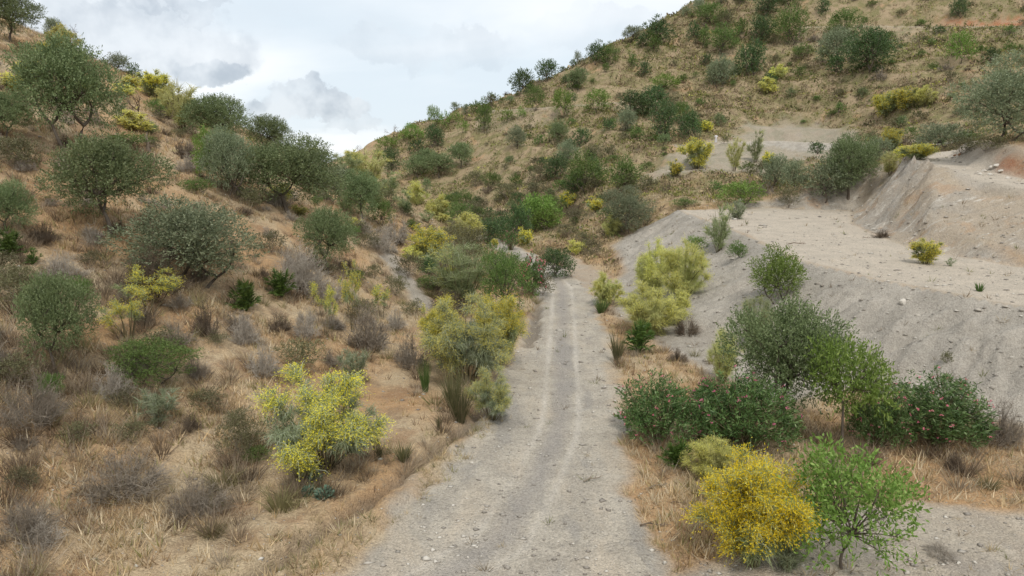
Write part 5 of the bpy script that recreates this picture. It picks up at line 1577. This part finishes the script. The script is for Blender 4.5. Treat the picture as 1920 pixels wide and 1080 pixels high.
# stump
p = hit(278, 284); s = p[1] / 1280
root = bpy.data.objects.new('tree_stump', None); COL.objects.link(root); root.location = p
root['label'] = 'upright grey dead stump with a snapped top on the near hillside'; root['category'] = 'tree stump'
hh = 34 * s
tp = np.array([[[0, 0, -.1], [.02 * hh, 0, .35 * hh], [-.03 * hh, 0, .7 * hh], [.04 * hh, 0, hh]]])
vv, q = tubes(tp, np.array([[.13, .085, .07, .02]]) * hh, 8)
link_obj('trunk', mesh_np('trunk', vv, quads=q, mat=M['barkp'], smooth=True), root)
for k, (zz, dx, dz) in enumerate(((.35, .25, .22), (.6, -.2, .25), (.22, .33, .05))):
    b = np.array([[0, 0, zz * hh]]); e = b + [[dx * hh, .04, dz * hh]]
    vv, q = tubes(bez(b, (b + e) / 2 + [[0, 0, -.03]], e, 4), np.array([[.05, .04, .03, .01]]) * hh, 6)
    link_obj('broken_limb', mesh_np('broken_limb', vv, quads=q, mat=M['barkp'], smooth=True), root)

# ------------------------------------------------------------------ the walker
def skin(name, pts, edges, radii, mat, parent, root=0, sub=2):
    me = bpy.data.meshes.new(name); me.from_pydata(pts, edges, [])
    o = link_obj(name, me, parent)
    md = o.modifiers.new('skin', 'SKIN'); sm = o.modifiers.new('sub', 'SUBSURF'); sm.levels = sub; sm.render_levels = sub
    me.skin_vertices[0].data[root].use_root = True
    for i, r_ in enumerate(radii):
        me.skin_vertices[0].data[i].radius = r_ if isinstance(r_, tuple) else (r_, r_)
    me.materials.append(mat)
    return o
def plain(name, c, rough=.8):
    m, t = new_mat(name)
    finish(t, t.mix(t.noise(t.n('ShaderNodeTexCoord').outputs['Object'], 9, 3), c, tuple(x * .86 for x in c)), rough); return m
SKIN, WHITE, GREYT, HAIR = plain('skin', (.46, .27, .18)), plain('white_cotton', (.80, .80, .82)), plain('pale_trousers', (.70, .70, .74)), plain('brown_hair', (.06, .04, .03))
p = hit(1342, 269)
per = bpy.data.objects.new('person', None); COL.objects.link(per)
per.location = p; per.rotation_euler = (0, 0, math.pi)
per['label'] = 'person in white shirt and pale trousers standing on the grey hill track'; per['category'] = 'person'
body = [(0, 0, .95), (0, 0, 1.12), (0, .0, 1.32), (0, .01, 1.46), (0, .01, 1.53), (0, .02, 1.60), (0, .02, 1.70),
        (.10, 0, .90), (.115, .01, .50), (.12, -.01, .09), (.13, .13, .03),
        (-.10, 0, .90), (-.12, .03, .50), (-.13, 0, .09), (-.15, .14, .03),
        (.19, 0, 1.42), (.26, -.02, 1.16), (.15, .19, 1.08), (.06, .24, 1.10),
        (-.19, 0, 1.42), (-.26, -.02, 1.16), (-.15, .19, 1.06), (-.06, .24, 1.08)]
be = [(0, 1), (1, 2), (2, 3), (3, 4), (4, 5), (5, 6), (0, 7), (7, 8), (8, 9), (9, 10), (0, 11), (11, 12), (12, 13), (13, 14), (3, 15), (15, 16), (16, 17), (17, 18), (3, 19), (19, 20), (20, 21), (21, 22)]
skin('body', body, be, [(.15, .10), (.13, .09), (.155, .10), (.13, .085), .05, (.075, .09), (.07, .085), .08, .06, .042, (.045, .035), .08, .06, .042, (.045, .035), .06, .045, .036, .03, .06, .045, .036, .03], SKIN, per)
skin('shirt', [(0, 0, .90), (0, 0, 1.12), (0, 0, 1.32), (0, .01, 1.45), (.20, 0, 1.42), (.265, -.02, 1.18), (.22, .08, 1.12), (-.20, 0, 1.42), (-.265, -.02, 1.18), (-.22, .08, 1.12)],
     [(0, 1), (1, 2), (2, 3), (3, 4), (4, 5), (5, 6), (3, 7), (7, 8), (8, 9)], [(.185, .135), (.165, .12), (.18, .125), (.14, .10), .078, .062, .055, .078, .062, .055], WHITE, per)
skin('trousers', [(0, 0, .94), (.10, 0, .86), (.115, .01, .50), (.12, -.01, .10), (-.10, 0, .86), (-.12, .03, .50), (-.13, 0, .10)], [(0, 1), (1, 2), (2, 3), (0, 4), (4, 5), (5, 6)], [(.16, .115), .098, .078, .064, .098, .078, .064], GREYT, per)
skin('hair', [(0, -.02, 1.62), (0, -.005, 1.71), (0, .03, 1.755)], [(0, 1), (1, 2)], [(.075, .075), (.086, .098), (.06, .07)], HAIR, per)
